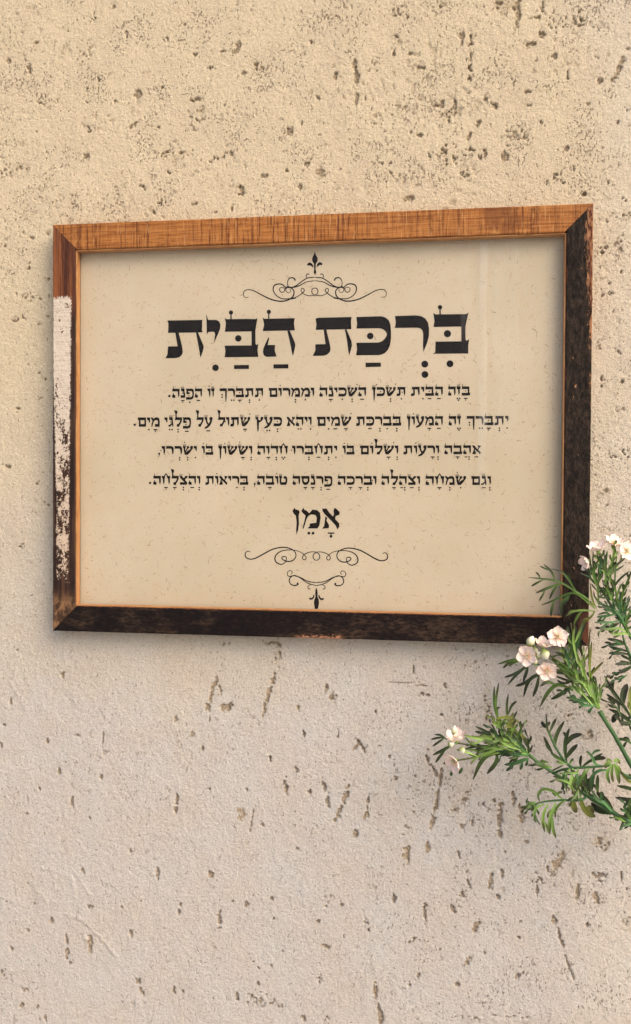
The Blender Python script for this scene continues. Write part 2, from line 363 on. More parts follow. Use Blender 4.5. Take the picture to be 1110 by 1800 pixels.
# ------------------------------------------------------------ wall: one sheet with real relief
#@WALL
def build_wall():
    st = 0.00108
    xs = np.arange(-0.475, 0.455, st); zs = np.arange(-0.86, 0.62, st)
    def tail(v0, sgn, n=16, mx=1.15):
        d = st; out = []; v = v0
        for i in range(60):
            d *= mx + 0.15; v += sgn * d; out.append(v)
            if abs(v) > 1.6: break
        return out
    xs = np.array(tail(xs[0], -1)[::-1] + list(xs) + tail(xs[-1], 1))
    zs = np.array(tail(zs[0], -1)[::-1] + list(zs) + tail(zs[-1], 1))
    nx, nz = len(xs), len(zs)
    def vn(cx, cz=None, seed=0):
        cz = cz or cx
        r = np.random.default_rng(seed)
        fx = (xs - xs[0]) / cx; fz = (zs - zs[0]) / cz
        L = r.random((int(fz[-1]) + 3, int(fx[-1]) + 3)).astype(np.float32)
        ix = fx.astype(int); tx = (fx - ix); tx = (tx * tx * (3 - 2 * tx)).astype(np.float32)
        iz = fz.astype(int); tz = (fz - iz); tz = (tz * tz * (3 - 2 * tz)).astype(np.float32)
        A = L[iz] * (1 - tz)[:, None] + L[iz + 1] * tz[:, None]
        return A[:, ix] * (1 - tx) + A[:, ix + 1] * tx
    def ss(x, a_, b_):
        t = np.clip((x - a_) / (b_ - a_), 0, 1); return t * t * (3 - 2 * t)
    X, Z = np.meshgrid(xs, zs)
    H = np.zeros((nz, nx), np.float32)
    H += (vn(0.11, seed=1) - .5) * 0.0014 + (vn(0.035, 0.05, seed=2) - .5) * 0.0007
    H += (vn(0.010, 0.013, seed=3) - .5) * 0.00042 + (vn(0.0045, 0.006, seed=4) - .5) * 0.00045 + (vn(0.0024, 0.003, seed=5) - .5) * 0.00036
    # ragged small holes in drifting bands; more of them above the frame
    fine = 0.45 * vn(0.0065, 0.008, 11) + 0.35 * vn(0.0033, 0.0045, 12) + 0.20 * vn(0.0018, 0.0022, 13)
    dens = 0.55 * vn(0.07, 0.06, 14) + 0.45 * vn(0.028, 0.03, 15)
    up = ss(Z, 0.10, 0.36) + 0.22 * ss(X, 0.0, 0.3)
    thr = 0.835 - 0.13 * ss(dens, 0.45, 0.78) - 0.062 * up
    p = ss(fine, thr, thr + 0.07)
    H -= p * 0.0011; PIT = p * 0.5
    STAIN = np.zeros_like(H)
    jit = (0.40 * vn(0.0040, 0.0046, seed=21) + 0.42 * vn(0.0022, 0.0026, seed=22) + 0.18 * vn(0.011, seed=23)) - 0.5
    jit2 = (0.6 * vn(0.0030, 0.0036, seed=24) + 0.4 * vn(0.0017, seed=25))
    def gouge(px, py, w_, h_, ang=0, rough=0, deep=1.0, stain=0.0):
        nonlocal H, PIT, STAIN
        q = at(px, py, 0.0); cx, cz = q.x, q.z - ZC
        k = 0.00074; A_ = w_ * k / 2 * 1.12; B_ = h_ * k / 2 * 1.08; R = max(A_, B_) * 2.2 + 0.004
        i0, i1 = np.searchsorted(xs, cx - R), np.searchsorted(xs, cx + R)
        j0, j1 = np.searchsorted(zs, cz - R), np.searchsorted(zs, cz + R)
        if i1 <= i0 or j1 <= j0: return
        sl_ = (slice(j0, j1), slice(i0, i1))
        dx = X[sl_] - cx; dz = Z[sl_] - cz
        t = math.radians(ang)                       # positive leans the top to the right
        u = dx * math.cos(t) - dz * math.sin(t); v = dx * math.sin(t) + dz * math.cos(t)
        d = np.sqrt((u / A_) ** 2 + (v / B_) ** 2) + jit[sl_] * (2.3 if not rough else 2.6)
        m_ = 1 - ss(d, 0.62, 1.08)
        if rough: m_ = m_ * ss(jit2[sl_], 0.53, 0.70)
        D = min(0.0032, 0.0009 + 0.55 * min(A_, B_) * 2) * deep
        H[sl_] = np.minimum(H[sl_], H[sl_] * (1 - 0.5 * m_) - m_ * D * (0.45 + 0.9 * jit2[sl_]))
        PIT[sl_] = np.maximum(PIT[sl_], m_ * min(1.0, 0.55 + 0.5 * deep))
        if stain: STAIN[sl_] = np.maximum(STAIN[sl_], (1 - ss(d, 0.5, 1.5)) * stain)
    def zone(ox, oy, s, L):
        for g in L:
            g = list(g) + [0, 0, 1.0, 0.0][len(g) - 4:] if len(g) < 8 else g
            gouge(ox + g[0] * s, oy + g[1] * s, g[2] * s, g[3] * s, *g[4:8])
    zone(0, 0, .5, [(400,22,14,18),(445,115,8,26),(650,85,16,14),(832,172,20,50,30),(785,180,18,8),(690,190,20,14),(910,235,38,38,10,1,1,.3),(858,255,22,10),(345,278,12,28),
        (103,235,16,26),(150,183,10,8),(483,327,24,32),(405,355,16,12),(690,348,30,14),(672,352,14,10),(472,437,40,14,-35),(554,445,16,14),(1012,460,28,28),(1060,435,8,18),(595,545,56,44,20,1,1,.25),
        (650,540,64,22,-8,1,1,.2),(580,535,22,14),(815,540,18,24),(740,560,120,20,-10,1),(305,545,20,24),(500,655,38,18,20,0),(592,608,18,14),(850,670,32,38,0,1,1,.2),(850,664,20,20),(570,710,54,22,-25,1),(540,745,26,16,40),
        (928,618,26,14),(1010,598,18,14),(1080,578,16,16),(127,150,14,10),(30,215,14,20),(815,735,10,22),(570,308,8,10),(1095,148,14,12),(250,105,24,18,0,1),(580,140,20,20,0,1),(718,130,10,24,0,1),(20,600,60,50,0,1,.7),
        (168,548,24,20,0,1),(85,585,40,30,0,1,.7),(310,330,14,50,0,1),(320,455,44,20,0,1),(410,670,30,50,0,1,.6),(260,690,50,24,0,1,.6),(230,720,80,24,0,1,.6),(130,462,22,16,0,1),(740,240,44,18,0,1),(1055,655,12,14),(685,715,20,12),(760,745,20,10),(335,70,16,60,0,1),(160,350,120,40,25,1,.7),(700,420,90,60,0,1,.6),(300,200,60,80,0,1,.5)])
    zone(555, 0, .5, [(445,10,26,34,0,1,1,.3),(320,60,18,12),(714,35,20,74,0,0,1,.35),(665,12,66,44,0,1,1,.5),(775,62,38,12,0,0,1,.3),(798,20,10,30),(515,130,16,42),(545,200,24,190,0,1,1,.12),(280,125,26,10,20),(138,225,16,40),(146,262,20,60,5,0,1,.15),
        (145,352,14,36),(72,268,16,20),(278,190,18,18),(335,187,13,13),(370,237,26,14),(760,153,42,14),(798,122,20,18,40),(840,195,22,22),(775,212,14,16),(990,200,14,14),(1068,240,18,64,22,0,1,.25),(1045,280,10,20),(745,323,24,12),(601,347,16,16),
        (632,373,14,34,-35),(445,360,16,30),(422,372,14,12),(8,345,14,16),(490,370,10,44),(335,465,10,16),(370,475,24,12),(540,480,14,38,0,0,1,.2),(470,540,56,66,0,1,1,.15),(555,540,50,40,0,1),(595,540,14,36),(530,610,44,44,0,1,1,.1),(415,540,34,34,0,1),
        (665,545,22,34,0,0,1,.2),(850,612,38,50,15,1,1,.15),(820,640,30,26,0,1,1,.2),(20,605,28,38,0,0,.7,.3),(265,608,18,14),(325,700,40,18,0,0,.8,.2),(235,575,10,10),(258,572,16,8),(1028,640,12,20),(1045,650,10,8),(945,680,16,14),(887,265,12,34),(1000,280,18,32,20),
        (755,370,22,12),(1100,170,16,8,0,0,1,.4),(1100,380,22,22,0,1),(470,400,44,34,0,1,1,.2),(930,55,24,34,0,1,1,.3),(175,350,10,16),(210,400,60,60,0,1,.5),(300,390,60,50,0,1,.5),(690,270,50,40,0,1,.6),(880,360,20,60,0,1,.7),(960,370,20,60,0,1,.7),(800,430,20,30,0,1),(570,430,34,24,0,1),(700,480,90,60,0,1,.6),
        (900,590,30,20,0,1),(350,290,30,24,0,1),(205,240,40,50,0,1,.6),(860,80,120,70,0,1,.7),(290,40,40,50,0,1,.6),(880,520,24,20),(1062,430,12,14),(60,60,40,20,0,1,.5),(330,620,120,30,-10,1,.5)])
    zone(0, 1120, .5, [(220,130,20,24),(60,45,9,9),(38,225,10,26),(745,195,14,80,12,0,1,.3),(762,150,14,40),(775,185,8,24,-15),(728,250,20,30,0,0,1,.3),(790,250,42,24,0,0,1,.3),(738,288,8,14),(975,55,24,84,0,1,1.4,.25),(985,60,12,60),(960,20,50,16),(942,210,16,150,17,0,1,.35),
        (1050,250,16,28,0,0,.8,.3),(622,290,16,22,0,0,.7),(678,345,18,26,0,0,.7),(713,390,9,20),(796,380,11,11,0,1),(363,352,8,34),(167,362,14,28,0,0,1,.2),(208,472,12,24),(357,488,12,30),(138,533,12,22,0,0,1,.2),(255,580,12,46,0,0,1,.2),(623,570,10,40),(618,605,12,24),(656,598,7,9),
        (868,538,10,14),(1003,530,16,52),(1090,545,14,24),(950,425,9,28),(1070,340,9,22),(852,622,30,54,0,0,.5,.55),(886,645,6,74,10),(10,205,20,12,0,1),(5,380,10,24),(790,22,28,18),(12,310,14,10),(270,345,24,20,0,1,.5),(740,535,14,12,0,1),(700,270,6,40,30,1),(230,440,8,8),(315,635,10,10),(95,620,12,10),(1045,470,14,20,0,1),(920,660,16,16),(750,565,8,8)])
    zone(400, 1120, .5, [(347,182,12,34),(370,210,22,38,0,0,1,.3),(268,337,9,20),(390,335,10,36),(452,385,10,44,35),(472,385,10,44,-35),(485,405,8,14),(535,380,14,16,0,1),(587,450,14,50,0,1),(590,500,14,30,0,0,.8,.2),(205,530,16,60,-6),(289,545,14,22),
        (343,525,14,50,-12),(353,575,14,50,-8),(415,560,16,80,18,0,1,.25),(390,620,16,60,22,0,1,.2),(497,575,16,44),(490,620,16,50,10,0,1,.25),(660,490,10,10),(150,425,9,26),(765,175,12,22),(700,205,18,12),(650,110,16,34,0,1),(915,240,26,120,0,1,1,.35),
        (755,275,14,10),(708,388,14,34,0,1,1,.3),(703,430,12,34,-20),(728,470,10,56,-30),(748,500,12,70,5,0,1,.2),(738,570,14,90,6,0,1,.35),(722,645,16,70,8,0,1,.3),(840,560,30,60,25,1,1,.3),(800,600,24,50,35,1,.7,.3),(895,585,18,18,0,1),(960,600,16,44,10,0,1,.25),(958,640,16,40),
        (1005,572,14,42,0,0,1,.2),(1035,620,20,66,0,0,1,.4),(825,665,18,16),(862,650,12,26),(630,670,20,14,30),(655,617,7,10),(937,575,10,18),(10,240,18,16),(520,262,10,14),(240,460,8,20),(610,160,90,4),(690,170,60,4),(678,200,30,16,0,1),(570,420,10,14)])
    zone(0, 1460, .5, [(555,150,11,42),(292,140,16,32),(180,318,16,28),(98,350,12,16),(40,415,9,18),(235,385,14,40),(236,430,13,44),(247,467,10,12),(317,400,18,56,0,0,1,.15),(462,362,14,28),(485,530,18,26),(498,565,14,34,-15),(612,558,9,26),(634,262,11,20),(630,285,11,20),
        (771,312,16,54),(866,260,15,18,0,0,.8),(742,155,24,26,0,0,1,.25),(315,268,18,12),(90,560,26,14,10),(78,615,16,16),(132,622,10,16),(158,660,11,32),(140,665,10,16),(890,462,16,10,-30),(910,485,10,12),(955,475,9,14),(1015,380,10,22,0,1),
        (835,585,14,36),(1068,660,16,44,-28),(605,608,14,12,0,1),(955,240,12,12),(430,268,7,10),(460,72,7,12),(115,255,22,12,0,1),(25,250,26,18,0,1),(20,510,40,50,0,1,.6,.1),(97,185,8,8),(820,248,8,6),(908,540,10,12),(995,425,8,8),(745,590,10,20,0,1),(910,215,40,10,-35,1),(985,185,14,10,0,1),(645,565,10,8),(970,310,30,10,0,1),(920,600,120,40,10,1,.6),(40,95,6,10),(225,38,6,6),(540,42,10,10,0,1),(1045,65,10,8)])
    zone(555, 1460, .5, [(142,15,18,34),(322,80,22,84,8,0,1,.45),(393,58,14,34,0,0,.8,.35),(318,10,34,34,0,1,1,.3),(648,12,14,24,0,0,1,.3),(1005,42,48,56,0,1,.8,.4),(850,115,24,80,25,0,.7,.4),(815,130,9,34),(615,180,15,62,8,0,1,.15),(532,145,9,18),(655,155,12,28),(640,232,16,28,-40),
        (516,230,15,18),(482,275,12,30,-30),(277,243,14,34),(383,262,14,26),(385,295,8,60,-5),(172,318,17,28),(187,350,10,16),(93,262,13,12),(565,338,18,46,15,0,1,.2),(36,410,30,14),(345,383,12,20,30),(330,392,10,16,30),(437,418,9,9),(535,462,20,44,30,0,1,.15),(362,512,12,26),
        (500,543,16,14),(712,510,14,30,45),(720,320,14,10),(718,378,14,10),(920,212,16,54,0,0,.8,.35),(985,235,18,34,-25,0,.8,.3),(1005,160,40,20,-10),(1000,165,14,34),(975,152,9,22),(1075,165,9,40),(1095,208,10,18),(958,330,11,14),(838,315,14,36,-10,0,.8,.1),(858,365,8,60,-12),(872,410,9,50,-12),(885,460,6,60,-16),(903,505,5,50,-20),
        (212,570,15,80,-3,0,1,.35),(222,620,12,34),(230,655,16,46,0,0,1,.3),(665,76,13,12),(505,88,10,34,-15),(330,545,9,12,20),(10,320,14,12),(595,432,9,10),(745,40,14,8),(65,160,12,6),(560,660,120,8,0,1,.7),(720,660,100,10,0,1,.7),(630,650,20,8),(100,370,6,30,0,1),(775,150,8,20,0,1),(540,190,8,40,-25),(790,180,30,20,0,1),(780,210,10,30),(1100,330,30,40,0,1,.6,.3),(40,240,60,40,0,1,.5,.2),(15,520,14,24,0,1),(35,660,20,30,0,1)])
    for g in [(83,410,5,6),(58,418,9,5),(86,490,4,6,30),(71,525,5,4),(84,556,7,3,0,0,1,0),(69,570,5,3),(80,666,4,7,20),(69,655,4,4),(75,831,6,4),(78,883,5,4),(86,888,5,4),(63,640,5,3),(50,640,5,3),(57,760,4,3),(65,850,4,3),(75,970,5,3),(66,900,6,4,0,1),
              (20,480,20,10,0,1),(30,560,20,14,0,1),(50,470,20,14,0,1),(48,520,30,14,0,1),(18,640,10,8,0,1),(30,720,14,10,0,1),(15,820,10,8),(40,960,14,9,0,1),(70,700,20,10,0,1,.6),(12,430,16,10,0,1),(40,440,20,10,0,1),(1072,498,6,7),(1027,341,8,5),(1100,378,18,16,0,1,1,.4),
              (1092,477,4,6),(1075,515,10,5,0,1),(1061,522,8,10,0,1,1,.35),(1080,545,3,10,25),(1088,618,4,18,-50),(1067,888,6,3),(1047,834,3,4),(1108,942,4,4),(1060,668,10,20,0,1,1,.2),(1097,668,9,9,0,1),(1078,803,10,6,0,1),(1066,862,9,9,0,1,.6,.3),(1055,600,12,20,0,1,.6),
              (1090,430,20,30,0,1,.6),(1060,440,10,16,0,1),(1070,380,20,16,0,1,.6,.2),(1095,720,20,20,0,1,.5),(1100,800,10,20,0,1),(1060,930,16,8,0,1,1,.3),(1090,350,14,8,0,1),(1070,1190,8,8,0,0,1,.3),(1035,1290,14,22,0,1,.7,.5),(1000,1260,14,20,20,1,.8,.4),(1095,1500,10,10,0,1)]:
        gouge(*g)
    # crusty raised trowel ridges at the lower left
    def ridge(pts, wid, hgt):
        nonlocal H
        P = [at(x, y, 0.0) for x, y in pts]; P = [(q.x, q.z - ZC) for q in P]
        x0, x1 = min(q[0] for q in P) - .01, max(q[0] for q in P) + .01
        z0, z1 = min(q[1] for q in P) - .01, max(q[1] for q in P) + .01
        i0, i1 = np.searchsorted(xs, x0), np.searchsorted(xs, x1); j0, j1 = np.searchsorted(zs, z0), np.searchsorted(zs, z1)
        sl_ = (slice(j0, j1), slice(i0, i1)); XX, ZZ = X[sl_], Z[sl_]; dm = np.full(XX.shape, 9.0)
        for (ax, az), (bx, bz) in zip(P[:-1], P[1:]):
            vx, vz = bx - ax, bz - az; L = vx * vx + vz * vz
            t = np.clip(((XX - ax) * vx + (ZZ - az) * vz) / L, 0, 1)
            dm = np.minimum(dm, np.hypot(XX - ax - t * vx, ZZ - az - t * vz))
        H[sl_] += (1 - ss(dm + jit[sl_] * 0.008, 0, wid)) * hgt * (0.2 + 1.2 * jit2[sl_])
    for pts, wd, hg in [([(115,1605),(150,1620),(175,1645),(205,1680)], .0035, .0011), ([(75,1525),(100,1530),(128,1545),(132,1575)], .004, .0010), ([(130,1530),(145,1550),(160,1575)], .004, .0010),
                        ([(25,1535),(30,1570)], .003, .0009), ([(60,1530),(62,1555)], .003, .0008), ([(180,1545),(205,1560)], .003, .0009), ([(95,1530),(98,1560)], .003, .0009), ([(70,1568),(85,1585)], .003, .0009),
                        ([(0,1462),(45,1475)], .003, .0006), ([(150,1650),(158,1660)], .006, .0010), ([(310,1280),(318,1330)], .002, .0005), ([(20,1200),(50,1255)], .004, .0006),
                        ([(815,1790),(930,1794)], .002, .0006), ([(950,1580),(975,1620)], .006, .0005), ([(880,1385),(830,1430)], .005, .0006), ([(560,1305),(600,1335)], .003, .0004)]:
        ridge(pts, wd, hg)
    blend = ss(-np.abs(X) , -0.9, -0.5) * 1.0
    Y = -(H) - 0.0008                                    # -y is towards the viewer
    Y = np.maximum(Y, -0.0019)
    # the plaster has been pressed flat where the frame hangs
    under = (np.abs(X) < 0.352) & (np.abs(Z) < 0.274)
    Y = np.where(under, np.maximum(Y, -0.0008), Y)
    co_ = np.stack([X, Y, Z], -1).reshape(-1, 3).astype(np.float32)
    idx = np.arange(nx * nz).reshape(nz, nx)
    quads = np.stack([idx[:-1, :-1], idx[:-1, 1:], idx[1:, 1:], idx[1:, :-1]], -1).reshape(-1, 4)
    me = bpy.data.meshes.new('plaster_wall')
    me.vertices.add(len(co_)); me.vertices.foreach_set('co', co_.ravel())
    nf = len(quads)
    me.loops.add(nf * 4); me.loops.foreach_set('vertex_index', quads.ravel().astype(np.int32))
    me.polygons.add(nf); me.polygons.foreach_set('loop_start', np.arange(0, nf * 4, 4, dtype=np.int32)); me.polygons.foreach_set('loop_total', np.full(nf, 4, np.int32))
    me.polygons.foreach_set('use_smooth', np.ones(nf, bool))
    me.update(calc_edges=True)
    for nm, A in (('pit', PIT), ('stain', STAIN)):
        t = me.attributes.new(nm, 'FLOAT', 'POINT'); t.data.foreach_set('value', A.ravel().astype(np.float32))
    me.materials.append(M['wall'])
    o = bpy.data.objects.new('plaster_wall', me); COL.objects.link(o); o.location = (0, 0, ZC)
    tag(o, kind='structure')
build_wall()
def build_bounce_ground():  # unseen sheet below the view, added to bounce daylight up onto the wall
    n = NT('pale_paving')
    col = n.mix(n.noise(3, 5, 0.6), (0.34, 0.33, 0.31), (0.42, 0.405, 0.38))
    n.bsdf(col, 0.85, n.bump(n.noise(80, 3), 0.4, 0.002), 0.2)
    mb = MB(); mb.add([(-40, -40, 0), (40, -40, 0), (40, 0.0, 0), (-40, 0.0, 0)], [(0, 1, 2, 3)])
    tag(mb.build('ground', n.m), kind='structure')
build_bounce_ground()

# ------------------------------------------------------------ picture frame
HW, HH = 0.350, 0.2724
frame = empty('picture_frame', (0, 0, ZC - HH))
tag(frame, 'rustic reclaimed wood frame with a Hebrew blessing on kraft paper, hung on the plaster wall', 'picture frame')
BACK = -0.0024; D = FACE
def rail(side, mat, wid):
    """mitred rail; s runs along, u from the outer edge inwards"""
    L = HW if side in ('top', 'bottom') else HH
    n = 110 if L == HW else 90
    bz = 0.0014
    prof = [(0, BACK), (0, D + bz), (bz * .35, D + bz * .3), (bz, D)] + [(bz + (wid - 2 * bz) * i / 7, D) for i in range(1, 8)] + [(wid - bz * .3, D + bz * .35), (wid, D + bz), (wid, BACK)]
    mb = MB(); vs_ = []
    r = np.random.default_rng({'top': 1, 'bottom': 2, 'left': 3, 'right': 4}[side])
    k = len(prof)
    walk_o = np.convolve(r.normal(0, 1, n + 9), np.ones(6) / 6, 'same')[:n + 1] * 0.00045
    walk_i = np.convolve(r.normal(0, 1, n + 9), np.ones(5) / 5, 'same')[:n + 1] * 0.00045
    for i in range(n + 1):
        for j, (u, y) in enumerate(prof):
            s0 = -L + u + 0.0002; s1 = L - u - 0.0002
            s = s0 + (s1 - s0) * i / n
            e = walk_o[i] if j < 4 else (walk_i[i] if j >= k - 3 else 0)
            if i in (0, n): e = 0
            uu = u + (abs(e) if j < 4 else -abs(e) if j >= k - 3 else 0)
            yy = y + (r.normal(0, 0.00012) if 3 <= j <= k - 4 and 0 < i < n else 0)
            if side == 'top': p = (s, yy, ZC + HH - uu)
            elif side == 'bottom': p = (s, yy, ZC - HH + uu)
            elif side == 'left': p = (-HW + uu, yy, ZC + s)
            else: p = (HW - uu, yy, ZC + s)
            vs_.append(p)
    fs = []
    for i in range(n):
        for j in range(k):
            j2 = (j + 1) % k
            q = (i * k + j, i * k + j2, (i + 1) * k + j2, (i + 1) * k + j)
            fs.append(q if side in ('bottom', 'right') else q[::-1])
    fs.append(tuple(range(k))); fs.append(tuple(n * k + j for j in range(k))[::-1])
    mb.add(vs_, fs)
    o = mb.build('frame_rail', mat, frame)
    bm = bmesh.new(); bm.from_mesh(o.data); bmesh.ops.recalc_face_normals(bm, faces=bm.faces); bm.to_mesh(o.data); bm.free()
    return o
WT, WS = 0.0345, 0.0318
tag(rail('top', M['top'], WT), 'orange brown top rail with dark cross saw marks')
tag(rail('bottom', M['bottom'], WT), 'blackened bottom rail with brown patches')
tag(rail('left', M['left'], WS), 'left rail with flaking white paint below bare reddish wood')
tag(rail('right', M['right'], WS), 'charred right rail rubbed red along its outer edge')

PAPER = -0.0085; GLS = -0.0115
def box(mb, x0, x1, y0, y1, z0, z1):
    v = [(x, y, z) for x in (x0, x1) for y in (y0, y1) for z in (z0, z1)]
    mb.add(v, [(0, 1, 3, 2), (4, 6, 7, 5), (0, 4, 5, 1), (2, 3, 7, 6), (0, 2, 6, 4), (1, 5, 7, 3)])
IX, IZ = HW - WS, HH - WT
lt = 0.0016; yb, yf = -0.0130, D + 0.0022
for (x0, x1, z0, z1) in [(-IX + .0001, -IX + lt, -IZ + lt, IZ - lt), (IX - lt, IX - .0001, -IZ + lt, IZ - lt), (-IX + .0001, IX - .0001, IZ - lt, IZ - .0001), (-IX + .0001, IX - .0001, -IZ + .0001, -IZ + lt)]:
    mb = MB(); box(mb, x0, x1, yf, yb, ZC + z0, ZC + z1); mb.build('inner_lip', M['lip'], frame)
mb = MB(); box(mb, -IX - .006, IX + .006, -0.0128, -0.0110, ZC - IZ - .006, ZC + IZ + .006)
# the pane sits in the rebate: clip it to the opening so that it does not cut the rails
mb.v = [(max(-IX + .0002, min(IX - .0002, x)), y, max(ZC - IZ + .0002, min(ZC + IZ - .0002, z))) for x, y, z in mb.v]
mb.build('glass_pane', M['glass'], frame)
mb = MB(); box(mb, -IX + .0002, IX - .0002, PAPER, PAPER + .0006, ZC - IZ + .0002, ZC + IZ - .0002)
paper = mb.build('paper_print', M['paper'], frame)
tag(paper, 'speckled kraft paper printed with a Hebrew house blessing')
mb = MB(); box(mb, -IX + .0004, IX - .0004, PAPER + .0012, -0.0030, ZC - IZ + .0004, ZC + IZ - .0004)
mb.build('backing_board', M['lip'], frame)

# fibres pressed in the paper
mb = MB(); r = np.random.default_rng(5)
for i in range(3800):
    x = r.uniform(-IX + .004, IX - .004); z = ZC + r.uniform(-IZ + .004, IZ - .004)
    L = abs(r.normal(0.0014, 0.0012)) + 0.0005; t = r.uniform(0, math.pi); wd = r.uniform(.00018, .00042)
    if r.random() < .12: L = wd = r.uniform(.0004, .0008)
    bend = r.normal(0, .35)
    ca, sa = math.cos(t), math.sin(t); cb, sb = math.cos(t + bend), math.sin(t + bend)
    y = PAPER - .00006
    p0 = (x - ca * L, z - sa * L); p1 = (x, z); p2 = (x + cb * L, z + sb * L)
    nx_, nz_ = -sa * wd, ca * wd
    mb.add([(p0[0] - nx_ * .4, y, p0[1] - nz_ * .4), (p0[0] + nx_ * .4, y, p0[1] + nz_ * .4), (p1[0] - nx_, y, p1[1] - nz_), (p1[0] + nx_, y, p1[1] + nz_),
            (p2[0] - nx_ * .3, y, p2[1] - nz_ * .3), (p2[0] + nx_ * .3, y, p2[1] + nz_ * .3)], [(0, 2, 3, 1), (2, 4, 5, 3)], [float(r.random() ** 3)] * 6)
mb.v = [(v[0], v[1] - (i // 6 % 7) * 3e-6, v[2]) for i, v in enumerate(mb.v)]
tag(mb.build('paper_fibre', M['fibre'], paper, attr='shade'), kind='stuff')

# ------------------------------------------------------------ lettering, drawn as flat printed shapes
#@LETTERS
class INK:
    """flat shapes in photo pixels laid on the paper; each at its own hair's-breadth depth so that none are coplanar"""
    def __init__(s): s.mb = MB(); s.n = 0
    def poly(s, pts, grow=0.0):
        if grow:                                   # spread the edge outwards by that many pixels
            n = len(pts); ar = sum(pts[i][0] * pts[(i + 1) % n][1] - pts[(i + 1) % n][0] * pts[i][1] for i in range(n)); sg = 1 if ar > 0 else -1
            out = []
            for i in range(n):
                (x0, y0), (x1, y1), (x2, y2) = pts[i - 1], pts[i], pts[(i + 1) % n]
                a1, b1 = y1 - y0, x0 - x1; l = math.hypot(a1, b1) or 1; a1 /= l; b1 /= l
                a2, b2 = y2 - y1, x1 - x2; l = math.hypot(a2, b2) or 1; a2 /= l; b2 /= l
                mx, my = a1 + a2, b1 + b2; q = max(.5, (mx * mx + my * my) / 2)
                out.append((x1 + sg * grow * mx / q, y1 + sg * grow * my / q))
            pts = out
        Y = PAPER - 0.00012 - (s.n % 40) * 0.000006; s.n += 1
        P = [at(x, y, Y) for x, y in pts]
        ar = sum(P[i].x * P[(i + 1) % len(P)].z - P[(i + 1) % len(P)].x * P[i].z for i in range(len(P)))
        if ar < 0: P = P[::-1]
        s.mb.add(P, [tuple(range(len(P)))])
    def dot(s, x, y, rx, ry=None):
        ry = ry or rx
        s.poly([(x + rx * math.cos(t * math.pi / 8), y + ry * math.sin(t * math.pi / 8)) for t in range(16)])
    def stroke(s, pts, wid, n=None):
        """wid: list of widths, spread over the stroke"""
        n = n or max(8, 6 * (len(pts) - 1)); C = catmull(pts, n)
        Lr = []
        for i, (x, y) in enumerate(C):
            x0, y0 = C[max(0, i - 1)]; x1, y1 = C[min(n, i + 1)]
            dx, dy = x1 - x0, y1 - y0; l = math.hypot(dx, dy) or 1
            t = i / n * (len(wid) - 1); k = min(int(t), len(wid) - 2) if len(wid) > 1 else 0; t -= k
            w_ = wid[0] if len(wid) == 1 else wid[k] * (1 - t) + wid[k + 1] * t
            Lr.append(((x - dy / l * w_ / 2, y + dx / l * w_ / 2), (x + dy / l * w_ / 2, y - dx / l * w_ / 2)))
        Y = PAPER - 0.00012 - (s.n % 40) * 0.000006; s.n += 1
        P = [at(*q, Y) for ab in Lr for q in ab]
        s.mb.add(P, [(2 * i, 2 * i + 1, 2 * i + 3, 2 * i + 2) for i in range(n)])
    def build(s, name, label=None):
        o = s.mb.build(name, M['ink'], paper)
        bm = bmesh.new(); bm.from_mesh(o.data); bmesh.ops.triangulate(bm, faces=[f for f in bm.faces if len(f.verts) > 4], ngon_method='EAR_CLIP'); bm.to_mesh(o.data); bm.free()
        if label: o['label'] = label
        return o

def arc(cx, cy, r_, a0, a1, n=8, ry=None):
    ry = ry or r_
    return [(cx + r_ * math.cos(math.radians(a0 + (a1 - a0) * i / n)), cy + ry * math.sin(math.radians(a0 + (a1 - a0) * i / n))) for i in range(n + 1)]

# title words, traced at 3.96x and 3.76x
def title_a():
    k = INK(); s = 280 / 1110
    T = lambda P: [(280 + x * s, 530 + y * s) for x, y in P]
    P = lambda pts: k.poly(T(pts)); Dt = lambda x, y, r_: k.dot(280 + x * s, 530 + y * s, r_ * s)
    # tav
    P([(57,135),(62,131),(303,127),(300,140),(299,198),(304,214),(60,218),(63,205),(64,150)])
    P([(112,216),(136,215),(160,310),(165,352),(158,372),(140,388),(112,394),(44,395),(58,366),(62,312),(128,311)])
    P([(256,213),(270,213),(306,298),(311,318),(303,350),(289,390),(284,370),(277,325)])
    # yod
    P([(329,85),(341,127),(398,127),(419,138),(428,160),(425,190),(412,222),(381,291),(390,232),(388,216),(377,209),(343,212),(332,230)])
    # bet
    P([(457,115),(470,122),(600,120),(675,121),(686,113),(680,150),(670,207),(458,210),(462,180),(465,150)])
    P([(644,206),(671,206),(672,292),(679,306),(644,308)])
    P([(456,306),(672,305),(691,294),(686,340),(692,385),(456,388),(462,345)])
    P([(497,85),(505,85),(506,123),(496,123)]); Dt(501,76,15); Dt(552,256,23)
    # he
    P([(722,112),(735,119),(946,115),(940,150),(946,200),(800,203),(722,205),(732,160)])
    P([(893,202),(910,201),(946,283),(950,305),(944,335),(933,380),(927,360),(914,290)])
    P([(763,246),(767,258),(757,302),(809,302),(806,340),(819,382),(752,385),(732,376),(723,352),(727,326),(742,290)])
    P([(760,80),(768,80),(769,118),(760,118)]); Dt(765,71,15)
    Dt(393,461,23); P([(522,442),(626,441),(626,469),(522,470)]); P([(797,437),(901,436),(901,465),(797,466)])
    k.build('title_word', 'large black word with square Hebrew letters, left half of the heading')
